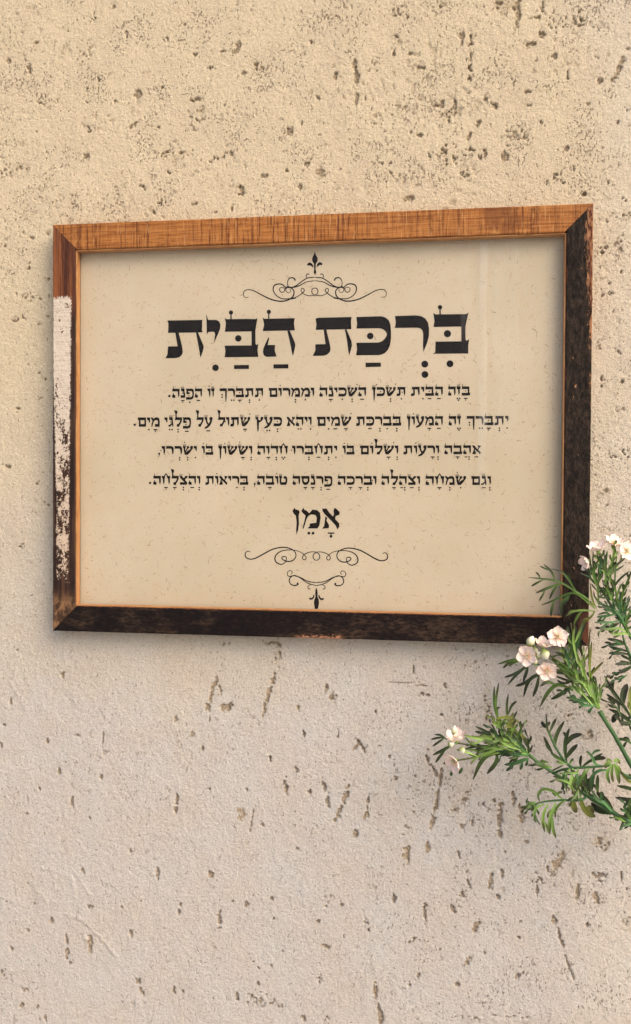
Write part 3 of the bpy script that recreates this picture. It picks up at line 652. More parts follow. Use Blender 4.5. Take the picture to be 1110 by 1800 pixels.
def title_b():
    k = INK(); s = 295 / 1110
    T = lambda P: [(545 + x * s, 530 + y * s) for x, y in P]
    P = lambda pts: k.poly(T(pts)); Dt = lambda x, y, r_: k.dot(545 + x * s, 530 + y * s, r_ * s)
    P([(38,112),(50,108),(60,106),(277,101),(273,130),(275,182),(39,187),(44,150)])
    P([(91,186),(110,186),(130,270),(138,310),(133,332),(115,350),(92,358),(19,359),(36,325),(37,282),(104,281)])
    P([(232,183),(243,183),(276,262),(279,290),(272,320),(261,356),(255,330),(247,262)])
    # kaf, drawn as one bent ribbon
    out = [(308,101),(470,96)] + [(500,104),(522,122),(534,152),(538,200),(538,240),(532,285),(518,318),(495,342),(462,354)] + [(306,355),(313,312),(307,272)]
    inn = [(455,270),(478,262),(496,245),(508,226),(510,212),(500,195),(482,181),(458,176),(308,178),(313,150)]
    P(out + inn); Dt(400,227,22)
    # resh
    P([(563,95),(700,90),(738,96),(766,112),(783,140),(790,180),(788,230),(776,275),(752,334),(749,290),(751,215),(746,192),(730,176),(705,172),(564,174),(569,135)])
    # bet
    P([(817,74),(832,84),(1034,82),(1051,71),(1042,110),(1030,165),(960,165),(818,168),(825,130)])
    P([(1003,165),(1030,164),(1031,250),(1040,262),(1003,264)])
    P([(832,264),(1031,262),(1055,248),(1049,290),(1049,343),(812,345),(830,335)])
    P([(858,45),(866,45),(867,84),(858,84)]); Dt(862,37,15); Dt(911,212,24)
    P([(369,404),(470,403),(470,431),(369,433)]); Dt(761,413,23); Dt(762,482,23); Dt(928,411,23)
    k.build('title_word', 'large black word with square Hebrew letters, right half of the heading')
title_a(); title_b()

# body alphabet on a 10-unit letter height; y is up, x runs left to right inside the letter
def g_bar(x0, x1, y0=7.2, y1=10): return [('p', [(x0 + .1, y1 + .25), (x0 + .7, y1), (x1, y1), (x1 - .15, y0 + .6), (x1 - .3, y0), (x0 + .1, y0), (x0 + .45, (y0 + y1) / 2)])]
def g_leg(x, y0=0.0, y1=7.4, w0=1.0, w1=1.6): return [('p', [(x - w1 / 2, y1), (x + w1 / 2, y1), (x + w1 / 2 + .1, y1 * .45 + y0 * .55), (x + .1, y0), (x - w0 / 2 + .05, y1 * .35 + y0 * .65)])]
def tick(x, y=10, h=2.4): return [('p', [(x - .16, y - .2), (x + .16, y - .2), (x + .16, y + h), (x - .16, y + h)]), ('d', x, y + h, .42)]
def crown(x, y=10): return [('p', [(x + q - .13, y - .3), (x + q + .13, y - .3), (x + q * 1.25 + .13, y + 2.2), (x + q * 1.25 - .13, y + 2.2)]) for q in (-.95, 0, .95)] + [('d', x + q * 1.25, y + 2.2, .3) for q in (-.95, 0, .95)]
def head(x0, x1): return [('p', [(x0, 10.5), (x0 + .6, 9.9), (x1 - .2, 10), (x1 + .1, 9), (x1 - .1, 7.3), (x0 + .9, 7.1), (x0 + .1, 7.9)])]
G = {
 'א': (8.8, [('p', [(0.3,10.3),(1.2,9.8),(2.4,9.9),(4.8,6.4),(8.6,2.3),(8.4,.6),(7.6,-.1),(6.9,1.3),(3.2,5.2),(.9,7.9)]), ('p', [(6.0,10.4),(7.0,9.7),(8.5,9.9),(8.6,8.4),(7.2,7.0),(6.3,4.6),(5.6,5.2),(6.4,7.4),(5.9,8.6)]),
              ('p', [(2.1,6.2),(2.9,5.3),(2.9,3.8),(4.0,1.8),(3.6,0),(.3,0),(.9,1.3),(1.4,3.0)])]),
 'ב': (9.0, g_bar(.3, 8.2) + [('p', [(6.7,7.4),(8.1,7.4),(8.1,2.5),(6.7,2.5)]), ('p', [(.3,2.8),(8.1,2.8),(9.0,3.1),(8.7,0),(.2,0),(.6,1.4)])] + tick(1.4)),
 'ג': (5.6, head(1.0, 4.6) + [('p', [(3.3,7.5),(4.5,7.5),(5.2,3.2),(5.3,.2),(4.5,-.1),(3.8,3)]), ('p', [(3.7,3.8),(3.9,2.4),(2.6,.4),(1.9,0),(.3,0),(.6,1.8),(1.8,1.9)])] + crown(2.6)),
 'ד': (8.2, g_bar(.3, 8.2) + g_leg(6.8) + tick(1.4)),
 'ה': (8.4, g_bar(.3, 8.2) + g_leg(7.1) + [('p', [(1.7,5.2),(2.1,5.0),(1.9,3.0),(3.7,2.9),(3.4,1.3),(3.9,0),(1.2,0),(.4,.9),(.5,2.3)])] + tick(1.6)),
 'ו': (3.6, head(.2, 3.4) + g_leg(2.6)),
 'ז': (4.4, [('p', [(.2,10.3),(.9,9.8),(4.2,10),(4.0,7.6),(3.5,7.2),(.6,7.2),(.3,8.6)])] + g_leg(2.5, w1=1.4) + crown(2.2)),
 'ח': (8.8, [('p', [(.2,10.3),(1.0,9.8),(3.4,10),(3.3,7.3),(.8,7.1),(.3,8.4)]), ('p', [(5.4,10.3),(6.2,9.8),(8.7,10),(8.6,7.3),(6,7.1),(5.5,8.4)]), ('p', [(2.2,9.8),(3.2,9.6),(4.4,11.9),(5.6,9.6),(6.6,9.8),(4.4,13.3)])] + g_leg(2.0) + g_leg(7.4)),
 'ט': (8.4, [('p', [(.2,10.3),(1.1,9.9),(3.1,10),(3.0,7.6),(2.2,7.2),(2.4,2.8),(6.4,2.8),(7.0,5),(6.6,7.2),(5.0,7.3),(4.6,8.8),(6.2,10.1),(7.9,9),(8.5,5.5),(8.1,2),(7.2,0),(1.6,0),(.8,3.2),(.9,7.3),(.3,8.5)])] + crown(1.7)),
 'י': (3.4, head(.2, 3.2) + g_leg(2.4, 4.0, 7.6, .5, 1.4)),
 'כ': (8.2, [('p', [(.2,10.2),(.8,10),(5.8,10),(7.4,9.2),(8.2,7.4),(8.3,5),(8.0,2.2),(7.2,.7),(5.8,0),(.2,0),(.6,1.4),(.3,2.8),(5.6,2.8),(6.7,3.7),(7.0,5),(6.7,6.3),(5.6,7.2),(.3,7.2),(.6,8.6)])]),
 'ך': (8.0, g_bar(.3, 7.9) + [('p', [(6.2,7.4),(7.8,7.4),(7.7,1),(7.2,-5.6),(6.7,-4.4),(6.3,1)])]),
 'ל': (8.0, [('p', [(.2,18.2),(1.0,17.7),(2.9,17.3),(3.3,16),(2.4,13),(2.6,10),(7.9,10),(7.9,6.8),(6.9,4),(5.6,1.6),(5.0,-.2),(2.6,0),(2.9,2.6),(4.4,2.8),(5.8,5.2),(6.3,7.2),(.6,7.2),(1.2,9.2),(1.5,12),(1.1,14.5),(.5,16)])]),
 'מ': (9.0, [('p', [(.1,10.4),(.9,9.8),(1.8,9.9),(2.9,8.4),(4.6,10),(7.2,10),(8.4,8.6),(8.9,5),(8.8,0),(4.0,0),(4.4,1.4),(4.1,2.8),(7.2,2.8),(7.2,5.6),(6.6,7.2),(4.6,7.2),(3.2,6.4),(2.2,3.2),(1.4,0),(.7,0),(1.0,3.5),(1.9,6.5),(.5,8.4)])]),
 'ם': (8.8, [('p', [(.2,10.3),(.9,10),(8.4,10),(8.5,5),(8.4,0),(1.4,0),(1.5,7.2),(3.0,7.2),(3.0,2.7),(7.0,2.7),(7.0,7.2),(.4,7.2),(.6,8.6)])]),
 'נ': (5.2, head(.8, 4.4) + [('p', [(2.8,7.5),(4.2,7.5),(5.1,4),(5.1,0),(.3,0),(.7,1.3),(.4,2.6),(3.7,2.6),(3.5,4)])] + crown(2.4)),
 'ן': (3.8, head(.2, 3.6) + [('p', [(1.4,7.4),(3.0,7.4),(2.9,1),(2.3,-5.6),(1.8,-4.4),(1.6,1)])] + crown(1.9)),
 'ס': (8.8, [('p', [(.2,10.3),(.9,10),(8.3,10),(8.6,7.2),(8.4,3.6),(7.0,.8),(5.4,0),(3.6,0),(2.0,1.2),(1.0,4.2),(1.2,7.2),(2.5,7.2),(2.6,4.4),(3.6,2.8),(5.6,2.8),(6.8,4.2),(7.1,7.2),(.4,7.2),(.6,8.6)])]),
 'ע': (8.4, [('p', [(.3,10.3),(1.0,9.8),(3.1,10),(3.0,8),(3.2,5.4),(4.3,3.0),(5.4,4.2),(6.3,6.8),(5.5,7.4),(5.3,8.8),(6.2,10.2),(8.3,10),(8.3,7.6),(7.6,4.6),(5.9,1.0),(3.6,-1.6),(.5,-2.6),(.7,-.9),(2.8,.4),(3.5,1.7),(2.3,3.8),(1.6,6.6),(1.4,7.3),(.5,8.2)])] + crown(1.9)),
 'פ': (8.6, [('p', [(.3,10.3),(.9,10),(7.0,10),(8.3,8.6),(8.6,5),(8.2,0),(7,-1.6),(5.2,-2.2),(.2,-2.2),(.6,-.8),(.4,.5),(5.6,.5),(6.9,1.6),(7.2,4.6),(6.8,6.6),(5.8,7.4),(2.4,7.4),(2.2,6.0),(4.0,6.0),(4.1,4.0),(1.2,3.9),(.6,5.2),(.9,7.2)])]),
 'צ': (8.4, [('p', [(.2,10.4),(1.1,9.8),(2.6,9.9),(4.6,7.2),(5.6,8.8),(6.6,10.2),(8.4,9.9),(8.3,8.2),(6.9,7.3),(5.7,5.6),(8.0,2.6),(7.8,0),(.5,0),(.9,1.4),(.6,2.7),(5.4,2.7),(2.6,6.0),(.8,7.9)])] + crown(1.7)),
 'ץ': (7.8, [('p', [(.2,10.4),(1.1,9.8),(2.9,9.9),(3.2,7),(4.4,6.2),(5.4,7.2),(5.0,8.8),(6.0,10.2),(7.8,9.9),(7.6,7.8),(5.8,5.2),(3.6,3.9),(3.4,-3),(2.8,-6.6),(2.2,-4),(1.8,3.8),(1.8,7.0),(.5,8.2)])] + crown(1.8)),
 'ר': (7.6, [('p', [(.2,10.2),(.8,10),(5.4,10),(7.0,9.2),(7.7,7),(7.6,3.4),(6.9,0),(6.3,2),(6.0,5.6),(5.4,7.2),(.3,7.2),(.6,8.6)])]),
 'ש': (10.0, [('p', [(.3,10.3),(1.1,9.8),(3.0,10),(2.8,7.6),(2.4,6.4),(3.2,2.8),(8.0,6.9),(7.5,7.6),(7.4,9),(8.2,10.2),(9.9,9.9),(9.9,7.6),(7.0,2.4),(4.6,-.2),(2.2,.2),(1.2,5),(1.2,7.3),(.5,8.2)]), ('p', [(3.9,10.2),(4.6,9.8),(6.3,9.9),(6.4,8.1),(5.0,6.9),(3.4,3.4),(2.6,3.8),(3.9,6.9),(4.4,8),(4.0,9)])] + crown(1.9)),
 'ת': (9.6, g_bar(1.0, 8.9) + g_leg(7.9) + [('p', [(2.6,7.4),(3.9,7.4),(4.2,2.6),(3.9,.9),(2.9,0),(.1,0),(.7,1.3),(.6,2.7),(2.6,2.7)])]),
}
BAR = 1.05
def word(k, txt, x0, x1, base, h):
    """letters run right to left from x1 to x0; base(x) is the baseline, h the letter height in pixels"""
    L = []
    for ch in txt:
        if ch in G: L.append([ch, []])
        else: L[-1][1].append(ch)
    gap = 0.55
    tot = sum(G[c_][0] for c_, _ in L) + gap * (len(L) - 1)
    sx = (x1 - x0) / tot; sy = h / 10; X = x1
    for ch, marks in L:
        w_, shp = G[ch]; X -= w_ * sx
        T = lambda x, y: (X + x * sx, base(X + x * sx) - y * sy)
        for q in shp:
            if q[0] == 'p': k.poly([T(x, y) for x, y in q[1]], .20)
            else:
                p = T(q[1], q[2]); k.dot(*p, q[3] * sy)
        def dt(x, y, r_=.92): k.dot(*T(x, y), r_ * sy)
        def br(x0_, x1_, y, t=.60): k.poly([T(x0_, y + t), T(x1_, y + t), T(x1_, y - t), T(x0_, y - t)])
        cx = w_ * {'ר': .7, 'ד': .75, 'ך': .45, 'ו': .68, 'ן': .6, 'י': .6, 'ת': .52}.get(ch, .5); yb = -3.3
        drop = {'פ': -2.0, 'ע': -1.6}.get(ch, 0)
        # several vowel points under one letter stand side by side
        for mk in marks:
            if mk == '\u05B4': dt(cx, yb + drop)
            elif mk == '\u05B7': br(cx - 1.9, cx + 1.9, yb + drop)
            elif mk == '\u05B8': br(cx - 1.9, cx + 1.9, yb + drop); k.poly([T(cx - .3, yb + drop), T(cx + .3, yb + drop), T(cx + .3, yb - 1.5 + drop), T(cx - .3, yb - 1.5 + drop)]); dt(cx, yb - 2.1 + drop, .6)
            elif mk == '\u05B5': dt(cx - 1.25, yb + drop); dt(cx + 1.25, yb + drop)
            elif mk == '\u05B6': dt(cx - 1.25, yb + drop); dt(cx + 1.25, yb + drop); dt(cx, yb - 1.9 + drop)
            elif mk == '\u05B0':
                if ch == 'ך': dt(3, 2.9); dt(3, .2)
                else: dt(cx, yb + drop); dt(cx, yb - 2.6 + drop)
            elif mk == '\u05B2': br(cx - 2.4, cx + .3, yb); dt(cx + 2.0, yb); dt(cx + 2.0, yb - 2.6)
            elif mk == '\u05BC': dt({'ו': -.5, 'ר': 3, 'ת': 5.7, 'ש': 4.2, 'ך': 3, 'פ': 3.4}.get(ch, w_ * .48), {'פ': 2.1, 'ת': 4.2, 'ש': 5.6}.get(ch, 5.0), .72)
            elif mk == '\u05B9': dt({'ו': 2.0}.get(ch, .2), 12.8, .72)
            elif mk == '\u05C1': dt(w_ - .3, 13.4, .72)
            elif mk == '\u05C2': dt(1.9, 14.4, .72)
        X -= gap * sx

LINES = [
 (699.0, 694.8, 300, 827, 15.6, [('בָּזֶה', 787.6, 827), ('הַבַּיִת', 722.4, 779.6), ('תִּשְׁכֹּן', 654.3, 714.4), ('הַשְּׁכִינָה', 561.2, 644.6), ('וּמִמְּרוֹם', 472.2, 552.9), ('תִּתְבָּרֵךְ', 385.6, 464.1), ('זוֹ', 364.8, 377.7), ('הַפִּנָּה', 302.3, 355.9)], 'first'),
 (749.9, 747.0, 241, 894, 16.0, [('יִתְבָּרֵךְ', 820.2, 894.6), ('זֶה', 788.6, 811.2), ('הַמָּעוֹן', 715.6, 779.6), ('בְּבִרְכַּת', 625.8, 705.9), ('שָׁמַיִם', 556.8, 617.9), ('וִיהֵא', 503.7, 548.3), ('כְּעֵץ', 448.8, 495.8), ('שָׁתוּל', 382.2, 440.0), ('עַל', 344.5, 373.7), ('פַּלְגֵּי', 289, 336), ('מָיִם', 241.9, 281.1)], 'second'),
 (799.4, 798.0, 284, 846, 15.2, [('אַהֲבָה', 781, 845.8), ('וְרָעוֹת', 709, 772.7), ('וְשָׁלוֹם', 632.6, 700.8), ('בּוֹ', 602.3, 623.7), ('יִתְחַבְּרוּ', 513.4, 593.4), ('חֶדְוָה', 451.9, 506.4), ('וְשָׂשׂוֹן', 384, 443.9), ('בּוֹ', 354.6, 375.3), ('יִשְׂרְרוּ', 284, 346.5)], 'third'),
 (851.8, 852.3, 269, 864, 15.2, [('וְגַם', 828.6, 863.8), ('שִׂמְחָה', 747.8, 819.9), ('וְצַהֲלָה', 670.3, 739.1), ('וּבְרָכָה', 593.4, 662.4), ('פַּרְנָסָה', 514, 584.7), ('טוֹבָה', 451.5, 505.2), ('בְּרִיאוֹת', 360.7, 436.9), ('וְהַצְלָחָה', 268.9, 352.5)], 'fourth'),
]
for bl, br_, xa, xb, h, ws, nm in LINES:
    k = INK(); base = lambda x, bl=bl, br_=br_, xa=xa, xb=xb: bl + (br_ - bl) * (x - xa) / (xb - xa)
    for t, x0, x1 in ws: word(k, t, x0, x1, base, h)
    def diamond(x, y, r_): k.poly([(x - r_, y), (x, y - r_), (x + r_, y), (x, y + r_)])
    def comma(x, y): k.dot(x + .5, y - 1.8, 1.7); k.poly([(x - .8, y - 2.6), (x + 1.4, y - 3.4), (x + 2.0, y - 1), (x + .6, y + 3), (x - 1.2, y + 5.6), (x + .1, y + 1.6), (x - .4, y - .2)])
    if nm == 'first': diamond(297.8, 696, 2.7)
    if nm == 'second': diamond(237, 746.5, 2.7)
    if nm == 'third': comma(279.5, 799)
    if nm == 'fourth': comma(447.5, 852); diamond(264, 848.8, 2.7)
    k.build('text_line', nm + ' line of small pointed Hebrew text')

k = INK(); s = 280 / 1110
def A(pts): k.poly([(420 + x * s, 880 + y * s) for x, y in pts])
A([(583,50),(592,57),(612,54),(630,82),(700,158),(703,178),(688,202),(676,174),(645,140),(596,90),(584,72)])                   # alef
A([(668,50),(682,58),(704,80),(702,98),(676,108),(672,128),(652,118),(664,96),(660,72)])
A([(604,108),(618,122),(612,138),(630,172),(628,192),(580,196),(594,178),(598,160)])
A([(436,72),(452,48),(456,62),(476,72),(492,88),(514,62),(546,66),(567,84),(571,120),(562,176),(548,194),(478,194),(494,178),(496,160),(540,154),(544,120),(534,100),(506,96),(484,108),(470,136),(462,168),(450,198),(444,192),(456,150),(466,104),(448,88)])
A([(374,72),(390,48),(394,60),(416,66),(425,78),(418,104),(420,160),(414,205),(402,238),(400,205),(404,150),(398,106),(384,92)])
k.dot(420 + 489 * s, 880 + 227 * s, 10 * s); k.dot(420 + 518 * s, 880 + 227 * s, 10 * s)
A([(620, 222), (667, 222), (667, 231), (620, 231)]); A([(640, 231), (647, 231), (649, 247), (638, 247)]); k.dot(420 + 643 * s, 880 + 249 * s, 10 * s)
k.build('text_line', 'single closing Hebrew word set alone below the text')

# ornaments
def ornament(name, label, ox, oy, s, strokes, polys=(), mirror=None):
    k = INK()
    T = lambda P: [(ox + x * s, oy + y * s) for x, y in P]
    for P, wd in strokes:
        k.stroke(T(P), [q * s for q in wd])
        if mirror:
            cx, dy = mirror; k.stroke(T([(2 * cx - x, y + dy * (2 * cx - 2 * x) / 1000) for x, y in P]), [q * s for q in wd])
    for P in polys:
        k.poly(T(P))
    k.build(name, label)
S1 = [([(68,346),(42,346),(32,322),(42,300),(72,293),(110,303),(170,335),(230,362),(295,374),(345,364),(378,340),(385,305),(370,285),(350,278),(330,285),(330,302),(345,315),(360,308)], [4,5,6,7,9,9,9,8,6,5,4]),
      ([(360,308),(362,298),(355,290)], [4, 5, 4]),
      ([(355,355),(310,357),(270,340),(246,312),(240,285),(250,262),(280,253),(305,258),(325,275)], [6,7,7,8,9,8,7]),
      ([(400,352),(360,358),(320,356)], [5,6,5]),
      ([(395,230),(385,214),(362,210),(345,225),(340,250),(348,272),(372,276),(405,262),(440,235),(480,212),(528,206)], [10,9,7,5,6,7,7,7,6]),
      ([(285,300),(300,312),(318,304),(322,285),(340,272),(370,278),(420,266),(470,240),(528,230)], [6,6,6,6,8,8,6,5]),
      ([(285,300),(286,285),(300,277),(318,282)], [6,5,5]),
      ([(492,186),(478,184),(470,198),(476,214)], [7,6,5]),
      ([(345,358),(400,345),(440,320),(457,300),(450,286),(438,286),(435,300),(447,318),(480,334),(510,334),(540,326),(552,306),(545,286),(528,281)], [5,6,6,5,5,5,6,5])]
ornament('ornament', 'scrolled flourish under the upper fleur-de-lis', 420, 435, 280 / 1110, S1, mirror=(530.5, -2))
def fleur(ox, oy, s, P, label):
    k = INK()
    for q in P: k.poly([(ox + x * s, oy + y * s) for x, y in q])
    k.build('ornament', label)
fleur(420, 435, 280 / 1110, [[(530,26),(538,50),(550,72),(550,92),(538,112),(536,150),(541,172),(532,193),(523,172),(526,150),(524,112),(512,92),(512,72),(523,50)],
    [(475,118),(486,105),(502,104),(516,118),(522,142),(508,130),(492,122),(484,127)], [(585,114),(576,103),(560,101),(547,114),(541,140),(554,127),(568,120),(578,124)]], 'small fleur-de-lis at the top of the sheet')
S2 = [([(80,358),(62,352),(46,368),(50,395),(80,408),(120,400),(180,368),(240,338),(310,325),(360,335),(392,358),(398,390),(378,416),(345,424),(315,416),(300,400),(310,390),(328,392),(332,408),(322,432),(295,444),(262,430),(252,402),(268,370),(310,348),(370,344),(420,354),(450,372),(470,396),(462,412),(448,408),(446,390),(462,372),(500,358),(540,358)],
       [5,6,8,8,9,9,8,7,7,8,8,7,7,6,6,8,9,8,6,5,5,6,6,6,6,5]),
      ([(540,418),(524,406),(518,388),(526,370),(541,362)], [6,6,7,6,6])]
ornament('ornament', 'wide looping flourish under the closing word', 420, 880, 280 / 1110, S2, mirror=(541.5, 12))
S3 = [([(366,515),(374,500),(362,488),(344,494),(338,512),(350,528),(385,524),(430,536),(480,562),(541,572)], [4,5,5,5,6,6,7,7,6]),
      ([(408,572),(412,584),(390,592),(362,582),(352,558),(362,534),(390,522),(430,540),(480,575),(541,593)], [12,10,8,7,8,7,6,6,6]),
      ([(500,616),(486,614),(482,602),(492,590),(502,588)], [6,6,5,4])]
ornament('ornament', 'small curved flourish above the lower fleur-de-lis', 420, 880, 280 / 1110, S3, mirror=(542, 6))
fleur(420, 880, 280 / 1110, [[(541,608),(548,622),(550,650),(549,672),(558,690),(560,712),(553,754),(530,755),(524,712),(527,690),(535,672),(533,650),(535,622)],
    [(488,682),(496,676),(506,680),(516,672),(521,656),(528,654),(527,674),(514,690),(498,692)], [(596,685),(588,678),(578,682),(568,674),(562,658),(555,656),(556,676),(569,692),(586,694)]], 'small upside-down fleur-de-lis at the foot of the sheet')

# ------------------------------------------------------------ flowering plant
#@PLANT
plant = empty('flowering_plant', at(1185, 1500, -0.075))
tag(plant, 'artificial plant with narrow green leaves and small pale pink flowers reaching in from the right', 'plant')

def lobe(mb, pts, wid, y0, y1=None, n=9, taper=True, tip0=0.0, tip1=1.0, round_=.5):
    """leaf blade along photo-pixel points at depth y0..y1; diamond section, so it has thickness"""
    y1 = y0 if y1 is None else y1
    C = catmull(pts, n); m_ = len(C) - 1
    P = [at(x, y, y0 + (y1 - y0) * i / m_) for i, (x, y) in enumerate(C)]
    vs_, at_ = [], []
    view = (CAM - P[0]).normalized()
    roll = random.uniform(-.5, .5)
    for i, p in enumerate(P):
        t = i / m_; T = (P[min(m_, i + 1)] - P[max(0, i - 1)]).normalized()
        side = T.cross(view).normalized(); nrm = side.cross(T).normalized()
        if nrm.dot(view) < 0: nrm = -nrm
        side, nrm = side * math.cos(roll) + nrm * math.sin(roll), nrm * math.cos(roll) - side * math.sin(roll)
        w_ = wid * .000180 * (min(1, .45 + 1.4 * t) * (1 - max(0, (t - .6) / .4) ** 3 * .8) if taper else 1)
        vs_ += [p - side * w_ + nrm * w_ * .12, p + nrm * w_ * -.10, p + side * w_ + nrm * w_ * .12, p - nrm * w_ * .42]
        at_ += [tip0 + (tip1 - tip0) * t] * 4
    fs = []
    for i in range(m_):
        for j in range(4):
            fs.append((4 * i + j, 4 * i + (j + 1) % 4, 4 * i + 4 + (j + 1) % 4, 4 * i + 4 + j))
    fs += [(3, 2, 1, 0), (4 * m_, 4 * m_ + 1, 4 * m_ + 2, 4 * m_ + 3)]
    mb.add(vs_, fs, at_)

def tube(mb, pts, rad, ys, n=None, k=8):
    n = n or 6 * (len(pts) - 1); C = catmull([(x, y, Y) for (x, y), Y in zip(pts, ys)], n)
    P = [at(*q) for q in C]; vs_, at_, fs = [], [], []
    for i, p in enumerate(P):
        T = (P[min(n, i + 1)] - P[max(0, i - 1)]).normalized(); s1 = T.cross(Vector((0, 1, 0))).normalized(); s2 = T.cross(s1)
        t = i / n * (len(rad) - 1); j = min(int(t), len(rad) - 2); t -= j
        r_ = (rad[j] * (1 - t) + rad[j + 1] * t) * .00046 * (1 + random.uniform(-.06, .06))
        for q in range(k):
            vs_.append(p + (s1 * math.cos(q * 2 * math.pi / k) + s2 * math.sin(q * 2 * math.pi / k)) * r_); at_.append(i / n)
    for i in range(n):
        for q in range(k): fs.append((i * k + q, i * k + (q + 1) % k, (i + 1) * k + (q + 1) % k, (i + 1) * k + q))
    fs += [tuple(range(k)), tuple(n * k + q for q in range(k))[::-1]]
    mb.add(vs_, fs, at_)

def fixn(o):
    bm = bmesh.new(); bm.from_mesh(o.data); bmesh.ops.recalc_face_normals(bm, faces=bm.faces); bm.to_mesh(o.data); bm.free(); return o

def stem(pts, rad, ys, mat='stem'):
    mb = MB(); tube(mb, pts, rad, ys); o = mb.build('stem', M[mat], plant, smooth=True, attr='tip', origin=mb.v[0]); return fixn(o)

def Zr(ox, oy, s): return lambda L: [[(ox + x * s, oy + y * s) for x, y in p] for p in L]
def leaf(lobes, wid, y0, mat='leaf', tips=None, spread=0.012):
    """one divided leaf: the first polyline is its midrib, the others its lobes"""
    mb = MB()
    base = lobes[0]
    L0 = sum(math.dist(base[i], base[i + 1]) for i in range(len(base) - 1))
    dz = random.uniform(-spread, spread)
    for i, p in enumerate(lobes):
        w_ = wid[i] if isinstance(wid, (list, tuple)) else wid * random.uniform(.85, 1.15)
        if i == 0: lobe(mb, p, w_, y0, y0 + dz, n=14, tip1=.9)
        else:
            d, f = min((math.dist(p[0], q), j / 20) for j, q in enumerate(catmull(base, 20)))
            ya = y0 + dz * f; lobe(mb, p, w_, ya, ya + random.uniform(-spread, spread) * .6, tip0=.25 + .3 * f)
    o = mb.build('leaf', M[mat], plant, attr='tip', origin=mb.v[0]); return fixn(o)

def auto(base, n, ln, ang=38, wid=14, y0=-.07, mat='leaf', sides=(1, -1), bend=.15, start=.2):
    """a divided leaf grown along a midrib: n lobes of length ln (px)"""
    C = catmull(base, 24); Lb = [base]
    for i in range(n):
        f = start + (.96 - start) * i / max(1, n - 1); j = min(23, int(f * 24)); x, y = C[j]
        dx, dy = C[j + 1][0] - C[max(0, j - 1)][0], C[j + 1][1] - C[max(0, j - 1)][1]
        t = math.atan2(dy, dx); sg = sides[i % len(sides)]; l = ln * random.uniform(.75, 1.15) * (1 - .35 * f)
        t1 = t + sg * math.radians(ang + random.uniform(-8, 8)); t2 = t1 - sg * bend * 2
        Lb.append([(x, y), (x + l * .5 * math.cos(t1), y + l * .5 * math.sin(t1)), (x + l * .5 * (math.cos(t1) + math.cos(t2)), y + l * .5 * (math.sin(t1) + math.sin(t2)))])
    return leaf(Lb, wid, y0, mat)

# --- stems
J = (1185, 1500)
stem([J, (1140, 1395), (1110, 1345), (1084, 1298), (1064, 1266), (1055, 1250)], [7, 6.2, 6, 5.5, 5.5, 7], [-.075, -.075, -.072, -.070, -.068, -.066])
stem([J, (1145, 1468), (1110, 1450), (1082, 1431), (1057, 1413), (1030, 1397), (991, 1370), (966, 1354), (947, 1341), (930, 1326)], [7, 6, 6, 6.5, 7, 5, 4.5, 4.2, 4.2, 5], [-.075] * 3 + [-.072] * 3 + [-.068] * 4)
stem([J, (1165, 1300), (1130, 1165), (1103, 1108), (1083, 1077), (1065, 1048), (1052, 1030), (1040, 1018), (1036, 1000)], [6, 5.5, 5, 4.5, 3.6, 3, 3, 2.6, 2], [-.075, -.075, -.085, -.088, -.088, -.086, -.086, -.086, -.086])
stem([(1083, 1080), (1078, 1055), (1070, 1030), (1066, 1000), (1068, 970)], [3.5, 3.2, 3, 2.6, 2.2], [-.088, -.089, -.090, -.091, -.092])
stem([(1103, 1108), (1098, 1085), (1088, 1060), (1082, 1030), (1083, 990)], [3, 3, 2.6, 2.2, 2], [-.088, -.086, -.085, -.084, -.084])
stem([(1165, 1330), (1125, 1285), (1100, 1243), (1080, 1214), (1063, 1188)], [4, 3, 2.4, 1.8, 1], [-.060, -.056, -.052, -.050, -.048], 'dark')
stem([(1150, 1240), (1125, 1180), (1105, 1145), (1098, 1127), (1094, 1110)], [4, 3.4, 3, 2.6, 2], [-.070, -.068, -.064, -.064, -.064])
# flower stalks of the middle branch
for P, r_ in [([(1052, 1245), (1035, 1212), (1010, 1185), (985, 1165), (966, 1152)], [4.5, 4, 3.4, 3, 2.4]), ([(1046, 1236), (1030, 1205), (1005, 1168), (992, 1140), (985, 1122)], [4, 3.4, 2.6, 2.4, 2]),
              ([(1050, 1240), (1020, 1200), (990, 1180), (968, 1178)], [3.6, 3, 2.6, 2.4]), ([(1054, 1245), (1048, 1215), (1038, 1180), (1036, 1140), (1038, 1105)], [3.4, 3, 2.6, 2.2, 1.4]), ([(1048, 1240), (1032, 1205), (1022, 1170), (1010, 1130), (1004, 1095)], [3.4, 3, 2.6, 2, 1.3])]:
    stem(P, r_, [-.066] + [-.074] * (len(P) - 1), 'lime')
for P, r_ in [([(930, 1326), (905, 1310), (880, 1308), (845, 1312), (803, 1306)], [4, 3.4, 3, 2.6, 2.4]), ([(930, 1328), (900, 1320), (870, 1325), (835, 1332), (803, 1337)], [3.6, 3, 2.6, 2.4, 2.2]), ([(928, 1322), (900, 1302), (870, 1295), (832, 1296)], [3.4, 2.8, 2.4, 2])]:
    stem(P, r_, [-.068, -.074] + [-.078] * (len(P) - 3) + [-.084], 'lime')
stem([(1010, 1352), (995, 1340), (976, 1311), (962, 1280), (958, 1272)], [4, 3.4, 3, 2.4, 1.6], [-.070, -.070, -.066, -.062, -.060])
stem([(972, 1360), (995, 1352), (1032, 1349), (1064, 1347), (1074, 1345)], [3, 3.4, 3.2, 2.8, 2.4], [-.070, -.078, -.082, -.084, -.086])
stem([(1032, 1397), (1026, 1405), (1008, 1407), (985, 1407), (955, 1410), (922, 1419)], [4, 3.4, 3.4, 3, 2.4, 1.2], [-.070, -.078, -.080, -.080, -.078, -.076])
stem([(1110, 1368), (1098, 1362), (1085, 1352)], [5, 4, 3], [-.076, -.080, -.084])

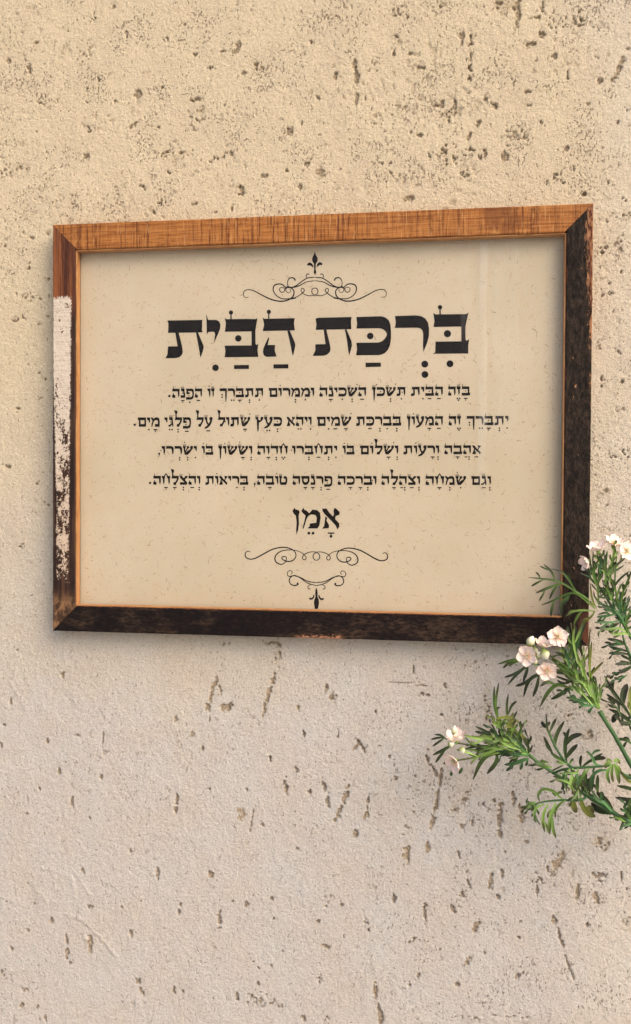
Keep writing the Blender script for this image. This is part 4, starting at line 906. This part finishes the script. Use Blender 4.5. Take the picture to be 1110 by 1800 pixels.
# --- traced leaves (1: upper right, 2: middle, 3: lower left, 4: lower right, 5: right edge)
z1, z2, z3, z4, z5 = Zr(920, 930, 190 / 1110), Zr(870, 1080, 240 / 1110), Zr(750, 1200, 200 / 1110), Zr(900, 1230, 210 / 1110), Zr(1000, 1100, 110 / 990)
leaf(z1([[(740,800),(655,710),(540,640),(430,570),(330,530),(180,510),(55,497)], [(180,512),(160,470),(130,440)], [(200,525),(140,555),(85,588)], [(325,520),(292,440),(212,362)], [(272,425),(225,405),(172,380)],
         [(545,640),(490,550),(440,480),(390,440),(285,408)], [(520,600),(480,520),(466,448)], [(400,560),(270,600),(130,658)], [(225,625),(200,680),(165,740)], [(350,580),(310,640),(270,722)]]), [8,6,7,8,6,8,9,10,7,8], -.062, 'leaf')
leaf(z1([[(740,820),(640,730),(530,655),(400,690),(300,740),(188,782)], [(315,745),(298,810),(285,900)], [(470,690),(400,760),(395,895)], [(480,680),(455,730),(425,782)]]), [8,10,12,6], -.058, 'leaf')
leaf(z1([[(740,850),(650,835),(560,838),(500,855),(440,895)], [(620,840),(560,890),(520,975)], [(600,850),(540,940),(520,1010)], [(560,835),(500,840),(460,862)]]), [7,7,6,6], -.066, 'lime')
leaf(z1([[(740,840),(700,900),(640,945),(600,1010),(570,1080)], [(680,915),(630,930),(590,1000)]]), [9, 7], -.068, 'olive')
leaf(z1([[(780,600),(745,480),(720,360),(722,230)], [(750,500),(700,460),(620,395)], [(720,520),(660,480),(580,450)], [(735,440),(700,380),(682,255)]]), [6,5,4,5], -.090, 'blue')
leaf(z1([[(775,620),(775,480),(785,370),(805,255)], [(778,460),(820,360),(870,225)], [(780,480),(840,430),(790,400)]]), [7,7,5], -.093, 'dark')
leaf(z1([[(855,680),(850,560),(850,450),(835,240)], [(860,480),(900,390),(948,285)], [(862,470),(950,380),(1055,295)], [(870,480),(950,430),(1040,372)], [(850,440),(820,410),(780,400)]]), [7,7,8,7,5], -.096, 'leaf')
leaf(z1([[(930,700),(935,600),(1000,510),(1098,430)], [(920,660),(870,580),(880,540)], [(930,640),(912,560),(908,500)], [(925,640),(860,600),(818,548)]]), [7,6,6,7], -.094, 'dark')
leaf(z1([[(960,800),(970,680),(1000,590),(1030,555)], [(975,700),(945,600),(940,560)], [(985,780),(1000,700),(1010,640)]]), [6,5,6], -.098, 'leaf')
leaf(z1([[(1000,960),(1000,850),(995,730),(1010,640)], [(995,850),(960,780),(950,700)], [(1000,820),(1020,760),(1030,720)]]), [7,6,5], -.097, 'blue')
leaf(z1([[(1060,1000),(1055,900),(1048,800),(1048,735)], [(1052,860),(1075,770),(1100,705)], [(1058,960),(1085,920),(1100,900)]]), [6,7,6], -.094, 'blue')
leaf(z1([[(800,700),(790,600),(730,540),(640,470)], [(800,760),(740,700),(725,640)]]), [5,5], -.088, 'dark')
leaf(z1([[(780,800),(775,700),(770,560),(790,440)], [(775,760),(740,700),(735,690)], [(770,720),(830,660),(850,600)], [(770,640),(730,600),(700,560)]]), [7,6,6,5], -.090, 'leaf')
leaf(z1([[(760,820),(730,770),(705,690),(690,560)], [(730,790),(700,760),(690,740)]]), [6,6], -.092, 'olive')
leaf(z1([[(960,870),(880,890),(800,900),(760,905)], [(860,890),(820,940),(790,985)], [(900,885),(850,860),(770,880)], [(820,900),(780,935),(765,960)]]), [9,8,7,7], -.094, 'blue')
leaf(z1([[(990,940),(900,960),(830,960),(730,962)], [(880,960),(830,1000),(780,1030)], [(930,960),(900,1000),(880,1050)], [(860,960),(800,940),(760,950)]]), [8,8,8,6], -.096, 'blue')
leaf(z1([[(1060,1050),(980,1020),(900,1030),(780,1028)], [(960,1022),(900,1060),(890,1065)], [(990,1030),(960,1060),(930,1075)], [(830,1028),(780,1060),(775,1110)]]), [10,9,8,6], -.098, 'leaf')
leaf(z1([[(1100,1100),(1060,1000),(990,930),(940,900)], [(1050,1000),(1080,960),(1110,940)], [(1060,1040),(1100,1010),(1130,1000)]]), [8,7,7], -.100, 'leaf')
leaf(z1([[(1110,1100),(1050,1070),(960,1080),(890,1065)], [(1000,1075),(970,1100),(930,1110)]]), [8,7], -.096, 'lime')
for b_, m_, y_ in [([(1100,1100),(1090,1080),(1075,1068),(1060,1065)],'blue',-.10), ([(1098,1100),(1106,1080),(1118,1066),(1130,1050)],'leaf',-.10), ([(1092,1092),(1082,1100),(1068,1104),(1056,1106)],'dark',-.09), ([(1088,1060),(1096,1040),(1104,1022),(1112,1000)],'leaf',-.09),
                   ([(1068,1020),(1060,1000),(1052,985),(1050,972)],'lime',-.095), ([(1069,1005),(1076,990),(1080,972),(1080,955)],'lime',-.095), ([(1082,1040),(1074,1022),(1074,1005),(1078,992)],'leaf',-.094), ([(1050,1030),(1044,1012),(1046,998),(1052,985)],'leaf',-.093)]:
    auto(b_, 5, 15, 34, 8, y_, m_)
# right edge, middle height
leaf(z5([[(1010,700),(950,420),(890,280)], [(900,290),(780,290),(640,302)], [(890,270),(760,235),(615,207)], [(940,410),(800,370),(655,345)], [(950,450),(840,440),(725,446)], [(980,540),(900,500),(825,460)],
         [(1000,600),(880,600),(735,612)], [(990,595),(900,580),(815,560)], [(1010,640),(900,700),(790,748)]]), [8,11,11,10,10,9,13,9,13], -.060, 'dark')
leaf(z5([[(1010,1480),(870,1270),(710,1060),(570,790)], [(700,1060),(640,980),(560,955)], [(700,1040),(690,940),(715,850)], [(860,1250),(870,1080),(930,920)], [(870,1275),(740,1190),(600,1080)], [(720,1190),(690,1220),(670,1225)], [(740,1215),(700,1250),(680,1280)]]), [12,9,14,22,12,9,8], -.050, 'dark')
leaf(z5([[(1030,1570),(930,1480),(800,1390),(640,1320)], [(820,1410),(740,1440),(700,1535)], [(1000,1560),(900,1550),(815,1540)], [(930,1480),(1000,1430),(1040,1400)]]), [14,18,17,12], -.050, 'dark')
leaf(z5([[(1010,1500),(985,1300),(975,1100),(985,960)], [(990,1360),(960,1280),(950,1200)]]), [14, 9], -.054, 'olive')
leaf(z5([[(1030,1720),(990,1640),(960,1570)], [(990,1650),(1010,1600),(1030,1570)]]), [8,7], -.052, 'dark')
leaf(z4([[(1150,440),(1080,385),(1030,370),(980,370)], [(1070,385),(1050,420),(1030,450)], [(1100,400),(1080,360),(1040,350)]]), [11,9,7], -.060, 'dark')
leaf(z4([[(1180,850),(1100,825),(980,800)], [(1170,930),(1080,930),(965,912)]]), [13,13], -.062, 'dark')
leaf(z4([[(1190,800),(1110,770),(1060,730),(1000,650)], [(1110,760),(1120,720),(1090,690)]]), [10,9], -.074, 'olive')
leaf(z4([[(1180,1130),(1110,1110),(1060,1100),(1000,1220)], [(1110,1100),(1090,1040),(1050,1000)], [(1110,1100),(1130,1040),(1110,980)], [(1080,1110),(1040,1090),(980,1070)]]), [9,8,9,8], -.078, 'blue')
auto([(1118, 1460), (1108, 1440), (1100, 1425), (1098, 1410)], 6, 18, 42, 9, -.080, 'blue')
auto([(1120, 1450), (1112, 1436), (1106, 1420), (1112, 1400)], 5, 18, 42, 9, -.082, 'leaf')
# middle branch
leaf(z2([[(640,620),(560,580),(500,575),(430,640),(370,752)], [(500,575),(430,550),(370,585)], [(600,590),(540,650),(458,692)]]), [14,11,13], -.070, 'leaf')
leaf(z2([[(500,500),(380,485),(280,540),(235,672)], [(320,500),(240,560),(170,585)], [(360,490),(345,580),(312,672)]]), [12,11,12], -.064, 'dark')
leaf(z2([[(380,420),(300,400),(190,480),(105,576)], [(230,440),(150,490),(80,512)], [(270,410),(260,470),(232,552)]]), [10,9,11], -.060, 'dark')
leaf(z2([[(330,390),(210,370),(130,375),(25,405)], [(170,375),(110,400),(68,440)], [(210,375),(160,395),(110,420)]]), [10,9,7], -.060, 'leaf')
leaf(z2([[(740,560),(640,500),(540,430),(440,350)], [(640,500),(560,480),(480,470)], [(620,480),(580,400),(540,290)]]), [8,10,7], -.072, 'leaf')
leaf(z2([[(760,620),(690,560),(600,540),(480,495)], [(640,545),(560,560),(510,535)]]), [9,9], -.072, 'dark')
leaf(z2([[(690,450),(650,360),(610,220),(590,95)], [(640,330),(615,200),(600,100)], [(660,360),(668,220),(665,100)], [(655,330),(700,180),(745,60)]]), [7,7,8,8], -.080, 'blue')
leaf(z2([[(680,400),(650,280),(640,190),(655,90)], [(650,260),(600,200),(585,120)], [(655,230),(690,150),(722,70)]]), [8,7,9], -.083, 'lime')
leaf(z2([[(720,430),(712,330),(698,240),(700,150)], [(712,330),(680,260),(660,220)]]), [8,6], -.070, 'dark')
leaf(z2([[(775,560),(775,420),(782,300),(790,220)], [(780,500),(830,440),(885,385)], [(775,400),(770,330),(775,290)]]), [8,8,6], -.074, 'olive')
leaf(z2([[(850,720),(830,620),(815,560),(800,540)], [(845,700),(830,590),(820,505)], [(855,700),(865,660),(868,640)]]), [9,6,8], -.076, 'leaf')
leaf(z2([[(640,480),(600,400),(560,310),(470,270)], [(600,390),(560,360),(540,320)], [(560,310),(550,280),(545,250)]]), [6,5,5], -.076, 'lime')
leaf(z2([[(800,740),(700,620),(620,520),(520,430)], [(700,620),(640,600),(560,590)], [(720,640),(700,540),(690,470)], [(640,540),(650,460),(640,400)]]), [10,8,9,8], -.078, 'lime')
leaf(z2([[(820,740),(730,740),(680,700),(600,700)], [(740,740),(700,720),(640,680)], [(720,735),(690,760),(700,745)], [(690,705),(650,690),(630,700)], [(800,750),(770,790),(760,800)]]), [12,10,8,8,10], -.074, 'blue')
leaf(z2([[(830,760),(740,690),(700,650)], [(800,730),(750,700),(720,660)]]), [12,9], -.062, 'dark')
for b_, m_, y_ in [([(1040,1225),(1022,1195),(1008,1180),(994,1172)],'lime',-.082), ([(1044,1228),(1034,1200),(1026,1180),(1022,1160)],'lime',-.082), ([(1048,1236),(1044,1212),(1040,1196),(1040,1180)],'leaf',-.078),
                   ([(1030,1218),(1010,1208),(1000,1212),(990,1216)],'blue',-.07), ([(1020,1195),(1004,1180),(990,1172),(978,1166)],'leaf',-.08), ([(1036,1236),(1022,1232),(1010,1228),(1002,1222)],'blue',-.08), ([(1018,1185),(1010,1168),(1008,1150),(1012,1135)],'blue',-.078)]:
    auto(b_, 5, 18, 32, 9, y_, m_)
# lower left spray
leaf(z3([[(700,360),(670,260),(660,150),(665,40)], [(680,300),(680,160),(708,0)], [(700,350),(690,260),(720,240)]]), [9,8,8], -.072, 'leaf')
leaf(z3([[(800,400),(788,310),(785,220),(800,110)], [(800,310),(830,230),(882,178)], [(845,430),(852,350),(885,278)]]), [9,9,8], -.068, 'dark')
leaf(z3([[(690,420),(700,355),(790,340),(870,370),(955,428)], [(840,440),(860,390),(870,360)]]), [11,8], -.080, 'olive')
leaf(z3([[(690,450),(690,390),(760,390),(860,460),(925,578)], [(870,470),(940,530),(985,560)], [(800,420),(860,500),(890,580)]]), [11,9,8], -.082, 'leaf')
leaf(z3([[(860,470),(940,520),(990,620),(1025,680)], [(940,530),(970,600),(1005,560)], [(920,500),(960,560),(1020,600)]]), [9,7,7], -.078, 'olive')
leaf(z3([[(700,600),(650,540),(580,480),(480,428)], [(640,540),(560,500),(475,478)]]), [11,10], -.070, 'dark')
leaf(z3([[(760,640),(680,570),(590,540),(440,525)], [(700,600),(620,560),(540,560)], [(620,545),(560,510),(520,520)]]), [10,8,6], -.080, 'lime')
leaf(z3([[(800,680),(680,620),(560,630),(430,672)], [(600,625),(520,620),(390,640)], [(560,630),(500,600),(450,590)], [(640,640),(590,650),(640,660)]]), [9,9,6,8], -.080, 'leaf')
leaf(z3([[(850,690),(740,685),(620,700),(530,780),(456,945)], [(690,690),(680,780),(592,892)]]), [15,14], -.070, 'leaf')
leaf(z3([[(860,670),(740,640),(620,680),(500,720),(390,748)], [(520,715),(460,760),(430,800)]]), [8,8], -.084, 'lime')
leaf(z3([[(1000,740),(940,760),(850,790),(760,802)], [(860,790),(820,830),(780,862)], [(935,765),(930,810),(915,852)], [(990,750),(980,790),(965,812)]]), [13,10,10,9], -.078, 'blue')
leaf(z3([[(980,720),(900,700),(830,700),(780,690)], [(900,700),(860,730),(800,740)]]), [10,8], -.082, 'leaf')
leaf(z3([[(960,690),(860,600),(760,520),(700,440)], [(860,600),(840,520),(780,470)], [(800,550),(740,560),(690,600)], [(900,640),(920,560),(900,500)]]), [12,10,9,8], -.084, 'leaf')
leaf(z3([[(900,660),(800,590),(740,500),(730,420)], [(800,590),(760,590),(700,560)], [(760,540),(800,480),(790,430)], [(840,610),(860,560),(850,500)]]), [10,8,8,8], -.088, 'lime')
leaf(z3([[(200,560),(170,535),(130,512),(80,508)], [(170,535),(110,540),(42,556)], [(178,538),(120,580),(60,622)]]), [7,8,8], -.068, 'dark')
leaf(z3([[(260,600),(205,635),(140,670),(62,708)], [(190,650),(140,710),(88,782)]]), [11,11], -.068, 'dark')
for q in ([(215,770),(190,785),(168,795)], [(245,860),(243,890),(240,912)], [(350,830),(338,860),(318,892)]): leaf(z3([q]), [10], -.064, 'dark')
for b_, m_, y_ in [([(925,1322),(905,1306),(892,1290),(884,1276)],'leaf',-.086), ([(915,1318),(895,1312),(880,1302),(868,1296)],'lime',-.088), ([(928,1328),(905,1326),(888,1322),(868,1322)],'blue',-.086), ([(900,1306),(886,1300),(874,1302),(860,1308)],'leaf',-.086), ([(905,1312),(900,1292),(902,1278),(898,1264)],'lime',-.084), ([(920,1320),(912,1300),(915,1285),(922,1270)],'leaf',-.084)]:
    auto(b_, 5, 17, 34, 9, y_, m_)
# lower right spray
leaf(z4([[(400,420),(355,320),(330,265),(320,135)], [(335,260),(300,240),(278,203)], [(355,300),(385,230),(415,175)], [(325,250),(345,225),(350,205)]]), [8,13,10,9], -.062, 'dark')
leaf(z4([[(410,460),(400,400),(430,300),(490,200)], [(380,500),(345,440),(298,340)], [(360,480),(330,430),(320,400)]]), [13,11,9], -.060, 'dark')
leaf(z4([[(510,580),(498,470),(505,370),(535,268)], [(505,420),(560,350),(655,318)], [(510,540),(550,480),(612,415)], [(515,380),(500,330),(480,300)]]), [14,16,15,10], -.064, 'dark')
leaf(z4([[(520,600),(460,560),(410,530),(362,490)], [(500,590),(450,590),(412,570)], [(540,600),(555,570),(575,548)], [(480,610),(440,630),(320,690)]]), [11,9,9,5], -.072, 'leaf')
leaf(z4([[(850,620),(780,600),(745,530),(700,478)], [(745,510),(780,480),(825,470)], [(720,500),(705,490),(695,482)]]), [10,9,9], -.078, 'blue')
leaf(z4([[(640,640),(700,590),(780,540),(845,500)], [(760,560),(820,545),(875,545)], [(640,630),(640,570),(650,518)]]), [9,15,10], -.062, 'dark')
for L, m_ in [([[(540,640),(510,700),(495,770),(515,870)], [(505,700),(480,760),(478,820)]], 'leaf'), ([[(570,640),(560,720),(540,790),(565,850)], [(560,700),(590,760),(580,820)]], 'lime'), ([[(620,640),(600,720),(610,800),(640,860)], [(605,720),(560,760),(530,850)]], 'lime'),
              ([[(690,640),(660,700),(650,790),(660,860)], [(660,700),(620,740),(600,800)]], 'lime'), ([[(720,640),(680,690),(640,760),(600,860)], [(680,690),(690,760),(700,800)]], 'leaf'), ([[(500,660),(480,710),(490,780),(530,830)], [(490,700),(520,740),(545,760)]], 'blue'), ([[(560,650),(600,690),(620,740),(600,800)]], 'blue')]:
    leaf(z4(L), 8.5, -.084, m_)
leaf(z4([[(900,655),(820,660),(760,700),(720,800)], [(780,690),(740,720),(700,820)], [(770,700),(750,770),(745,850)]]), [10,8,11], -.080, 'blue')
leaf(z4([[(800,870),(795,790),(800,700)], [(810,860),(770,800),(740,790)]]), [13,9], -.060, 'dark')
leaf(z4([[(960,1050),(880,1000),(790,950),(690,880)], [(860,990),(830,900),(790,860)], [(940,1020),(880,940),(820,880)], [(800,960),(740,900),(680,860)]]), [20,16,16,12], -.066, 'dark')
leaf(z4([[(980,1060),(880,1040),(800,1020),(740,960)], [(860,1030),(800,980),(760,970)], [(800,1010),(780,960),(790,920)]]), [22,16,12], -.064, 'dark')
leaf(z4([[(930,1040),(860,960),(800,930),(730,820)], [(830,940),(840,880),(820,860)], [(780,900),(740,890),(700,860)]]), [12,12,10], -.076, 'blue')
leaf(z4([[(640,910),(670,1000),(720,1060),(778,1090)], [(690,1020),(730,1010),(760,1060)]]), [22,20], -.074, 'olive')
leaf(z4([[(570,920),(575,980),(600,1052)]]), [20], -.074, 'olive')
leaf(z4([[(480,935),(430,890),(380,848),(290,833),(245,890),(262,948)], [(420,890),(440,865),(472,857)], [(410,900),(390,870),(380,860)]]), [10,9,8], -.080, 'leaf')
leaf(z4([[(300,970),(230,1010),(210,1080),(265,1165)], [(215,1050),(225,1110),(220,1140)]]), [9,8], -.076, 'leaf')
leaf(z4([[(340,970),(300,1050),(290,1140),(308,1232)], [(300,1130),(330,1190),(355,1252)]]), [11,10], -.078, 'lime')
leaf(z4([[(410,960),(370,1070),(350,1170),(355,1250)], [(380,1100),(385,1200),(412,1288)], [(370,1020),(340,1060),(335,1100)], [(400,1000),(405,1040),(405,1100)]]), [12,11,8,8], -.080, 'lime')
leaf(z4([[(500,935),(450,970),(400,1030),(360,1080)]]), [9], -.082, 'leaf')
leaf(z4([[(260,960),(200,970),(140,960),(150,915)], [(180,990),(140,1010),(110,1020)], [(240,980),(180,960),(140,940)]]), [6,6,5], -.076, 'blue')
leaf(z4([[(600,930),(600,880),(580,840)], [(640,920),(640,870),(660,850)]]), [9,9], -.082, 'leaf')
# finer growth that fills the clumps
def clump(cx, cy, rx, ry, n_, dirs, y0, mats, ln=34):
    for i in range(max(2, round(n_ * .6))):
        x, y = cx + random.uniform(-rx, rx), cy + random.uniform(-ry, ry)
        a_ = math.radians(random.uniform(*dirs)); l = ln * random.uniform(.8, 1.3); c_ = random.uniform(-.5, .5)
        auto([(x, y), (x + l * .5 * math.cos(a_), y - l * .5 * math.sin(a_)), (x + l * (math.cos(a_ + c_) * .5 + math.cos(a_) * .5), y - l * (math.sin(a_ + c_) * .5 + math.sin(a_) * .5))],
             4, l * .60, 28, 7.0, y0 + random.uniform(-.012, .010), random.choice(mats))
clump(1072, 1065, 14, 22, 10, (60, 150), -.090, ['leaf', 'blue', 'dark', 'blue'], 34)
clump(1098, 1085, 8, 22, 7, (40, 120), -.088, ['leaf', 'blue', 'lime'], 34)
clump(1062, 1010, 12, 16, 7, (60, 130), -.092, ['leaf', 'blue', 'lime'], 28)
clump(1028, 1205, 14, 20, 9, (85, 160), -.080, ['leaf', 'lime', 'blue', 'leaf'], 34)
clump(1010, 1168, 12, 14, 7, (75, 165), -.080, ['leaf', 'lime', 'blue'], 28)
clump(1050, 1235, 5, 8, 4, (60, 130), -.074, ['leaf', 'blue'], 30)
clump(900, 1312, 22, 9, 10, (120, 215), -.082, ['leaf', 'lime', 'blue', 'leaf'], 34)
clump(885, 1290, 12, 12, 6, (40, 140), -.084, ['leaf', 'lime', 'olive'], 28)
clump(925, 1325, 10, 8, 6, (60, 240), -.078, ['leaf', 'blue', 'dark'], 28)
clump(1010, 1370, 20, 12, 9, (70, 290), -.080, ['leaf', 'lime', 'blue', 'lime'], 28)
clump(1040, 1395, 14, 10, 6, (60, 160), -.074, ['blue', 'dark', 'leaf'], 28)
clump(975, 1340, 10, 12, 4, (90, 200), -.072, ['leaf', 'blue'], 24)
clump(950, 1410, 22, 3, 5, (200, 320), -.080, ['leaf', 'lime'], 26)
clump(1108, 1448, 8, 8, 6, (40, 290), -.080, ['blue', 'leaf'], 26)
clump(1100, 1160, 8, 30, 6, (130, 230), -.066, ['dark', 'blue'], 24)
clump(1100, 1265, 8, 20, 4, (110, 200), -.054, ['dark', 'blue'], 28)
stem([(1066, 1000), (1058, 985), (1054, 972)], [2.2, 2, 2], [-.091, -.092, -.093], 'lime')
stem([(1052, 1030), (1044, 1008), (1037, 990)], [2.4, 2, 1.8], [-.086, -.087, -.088], 'lime')
stem([(1083, 1000), (1084, 978), (1081, 960)], [2.2, 2, 2], [-.084, -.082, -.080], 'lime')
stem([(1083, 1000), (1092, 984), (1100, 970)], [2.2, 2, 2], [-.084, -.083, -.082], 'lime')
leaf([[(868, 1306), (845, 1300), (828, 1296), (815, 1292)], [(848, 1301), (838, 1306), (826, 1304)]], [8, 7], -.084, 'lime')
leaf([[(866, 1322), (845, 1322), (830, 1318), (812, 1316)], [(846, 1322), (836, 1328), (824, 1326)]], [8, 7], -.082, 'leaf')
leaf([[(838, 1312), (826, 1305), (818, 1296)], [(830, 1308), (820, 1312)]], [7, 6], -.086, 'leaf')
leaf([[(840, 1330), (826, 1324), (812, 1320), (802, 1318)]], [8], -.088, 'lime')
# rosette, calyx left where a flower has dropped
k_ = z4([[(930,600),(890,690),(912,780)], [(940,600),(930,690),(945,770)], [(950,600),(985,680),(1002,782)], [(920,590),(880,600),(872,640)], [(930,580),(900,560),(880,575)], [(950,585),(980,560),(1010,600)], [(960,600),(1000,640),(1020,700)]])
leaf(k_, [12,10,13,12,11,11,9], -.092, 'lime')

# --- flowers
def flower(px, py, r_px, y0, face, spin=0.0, cup=.25, label=None):
    """five round petals; face = direction the flower looks, in (right, towards viewer, up)"""
    c0 = at(px, py, y0); r_ = r_px * .00074
    fl = empty('flower', c0 - plant.location); fl.parent = plant
    if label: fl['label'] = label
    fwd = Vector((face[0], -face[1], face[2])).normalized()
    e1 = fwd.cross(Vector((0, 0, 1)) if abs(fwd.z) < .9 else Vector((1, 0, 0))).normalized(); e2 = fwd.cross(e1)
    for i in range(5):
        t0 = spin + i * 2 * math.pi / 5 + random.uniform(-.08, .08); mb = MB(); vs_, at_, fs = [], [], []
        nr, nc = 7, 7; th = .00025; cp = cup * random.uniform(.8, 1.2); ln = r_ * random.uniform(.93, 1.07)
        for sgn in (1, -1):
            for i_ in range(nr + 1):
                f = i_ / nr; hw = .47 * ln * max(.10, math.sin(math.pi * (.10 + .895 * f) ** 1.45)) ** .62
                for j in range(nc + 1):
                    g = j / nc * 2 - 1
                    rad = ln * (.06 + .94 * f) - (g * g) * ln * .10 * f ** 2
                    xx = g * hw
                    zz = cp * ln * (f ** 1.6) * .8 + g * g * ln * .09 - ln * .05 * math.sin(f * 3.1) + .02 * ln * math.sin(5 * g + i)
                    v = (e1 * math.cos(t0) + e2 * math.sin(t0)) * rad + (-e1 * math.sin(t0) + e2 * math.cos(t0)) * xx + fwd * (zz + i * .00012 + sgn * th / 2)
                    vs_.append(c0 + v); at_.append(f)
        K = (nr + 1) * (nc + 1); W_ = nc + 1
        for i_ in range(nr):
            for j in range(nc):
                q = (i_ * W_ + j, i_ * W_ + j + 1, (i_ + 1) * W_ + j + 1, (i_ + 1) * W_ + j); fs.append(q); fs.append(tuple(K + z for z in q[::-1]))
        rim = [j for j in range(W_)] + [i_ * W_ + nc for i_ in range(1, nr + 1)] + [nr * W_ + j for j in range(nc - 1, -1, -1)] + [i_ * W_ for i_ in range(nr - 1, 0, -1)]
        for u, v in zip(rim, rim[1:] + rim[:1]): fs.append((u, v, K + v, K + u))
        mb.add(vs_, fs, at_)
        fixn(mb.build('petal', M['petal'], fl, smooth=True, attr='tip'))
    mb = MB()                                   # centre: a few short stamens
    for i in range(6):
        t = i * 1.047; p = c0 + (e1 * math.cos(t) + e2 * math.sin(t)) * r_ * (.10 if i else 0) ; q = p + fwd * r_ * .30 + (e1 * math.cos(t) + e2 * math.sin(t)) * r_ * .05
        vs_ = []; 
        for z, rr in ((p, .028), (q, .03), (q + fwd * r_ * .05, .045), (q + fwd * r_ * .1, .02)):
            vs_ += [z + (e1 * math.cos(s_ * 1.2566) + e2 * math.sin(s_ * 1.2566)) * r_ * rr for s_ in range(5)]
        mb.add(vs_, [(a_ * 5 + s_, a_ * 5 + (s_ + 1) % 5, a_ * 5 + 5 + (s_ + 1) % 5, a_ * 5 + 5 + s_) for a_ in range(3) for s_ in range(5)] + [(15, 16, 17, 18, 19)], [.5] * 20)
    fixn(mb.build('flower_centre', M['bud'], fl, attr='tip'))
    mb = MB()                                   # calyx behind the petals
    vs_ = []
    for f, rr in ((.02, .20), (-.12, .20), (-.3, .12), (-.45, .06)):
        vs_ += [c0 + fwd * (f * r_ - .0004) + (e1 * math.cos(s_ * .7854) + e2 * math.sin(s_ * .7854)) * r_ * rr for s_ in range(8)]
    mb.add(vs_, [(a_ * 8 + s_, a_ * 8 + (s_ + 1) % 8, a_ * 8 + 8 + (s_ + 1) % 8, a_ * 8 + 8 + s_) for a_ in range(3) for s_ in range(8)] + [tuple(range(8)), tuple(range(31, 23, -1))], [.1] * 32)
    fixn(mb.build('calyx', M['lime'], fl, attr='tip'))
    return fl

def P2(x, y): return 870 + x * 240 / 1110, 1080 + y * 240 / 1110
def P3(x, y): return 750 + x * 200 / 1110, 1200 + y * 200 / 1110
def P1(x, y): return 920 + x * 190 / 1110, 930 + y * 190 / 1110
flower(*P2(513, 180), 18, -.086, (-.05, 1, .15), .95, .18, 'open pink flower facing outwards over the frame corner')
flower(*P2(268, 338), 18, -.088, (-.45, 1, .1), .3, .28)
flower(*P2(430, 455), 17.5, -.090, (-.1, 1, -.25), 1.25, .25)
flower(*P2(398, 262), 16, -.082, (.15, .25, 1), .2, .75, 'pink flower seen from the side')
flower(*P3(272, 768), 17.5, -.086, (-.75, .8, -.35), .4, .5, 'pink flower turned down to the left')
flower(*P3(290, 560), 17.5, -.088, (-.10, .35, 1), .9, .95, 'pink flower seen from the side')
flower(*P1(770, 215), 17.5, -.094, (-.30, .35, 1), .3, .8, 'pink flower seen from the side')
flower(*P1(668, 330), 13.5, -.088, (-.9, .3, -.35), 1.1, .8, 'pink flower seen from the side')
flower(*P1(935, 150), 16.5, -.080, (.2, .5, .9), .5, .6)
flower(*P1(1060, 225), 17.5, -.082, (.4, .9, .3), .7, .3)
def bud(px, py, w_, h_, y0, ang=0.0):
    mb = MB(); vs_, at_ = [], []; c0 = at(px, py, y0)
    nu, nv = 10, 8; t = math.radians(ang)
    for i in range(nv + 1):
        f = i / nv; rr = math.sin(math.pi * (.06 + .9 * f)) ** .8 * w_ * .00034 * (1.1 - .25 * f); zz = (f - .5) * h_ * .00070
        for j in range(nu):
            g = j * 2 * math.pi / nu; x, y, z = rr * math.cos(g), rr * math.sin(g), zz
            x, z = x * math.cos(t) + z * math.sin(t), z * math.cos(t) - x * math.sin(t); vs_.append(c0 + Vector((x, y, z))); at_.append(f)
    mb.add(vs_, [(i * nu + j, i * nu + (j + 1) % nu, (i + 1) * nu + (j + 1) % nu, (i + 1) * nu + j) for i in range(nv) for j in range(nu)] + [tuple(range(nu)), tuple(nv * nu + j for j in range(nu))[::-1]], at_)
    fixn(mb.build('bud', M['bud'], plant, smooth=True, attr='tip', origin=c0))
bud(*P2(296, 220), 16, 19, -.082, 20); bud(*P2(410, 328), 17, 17, -.094, 160); bud(*P2(362, 335), 9, 13, -.090, 0); bud(*P2(330, 385), 9, 11, -.090, 0)
bud(*P3(270, 465), 10, 16, -.096, 10); bud(*P3(240, 600), 12, 10, -.094, 70); bud(*P3(350, 660), 11, 12, -.094, 160); bud(*P2(335, 290), 8, 14, -.084, 160)
stem([P2(330, 420), P2(335, 350), P2(325, 290), P2(300, 240)], [2, 2.4, 2.4, 2], [-.082] * 4, 'lime')
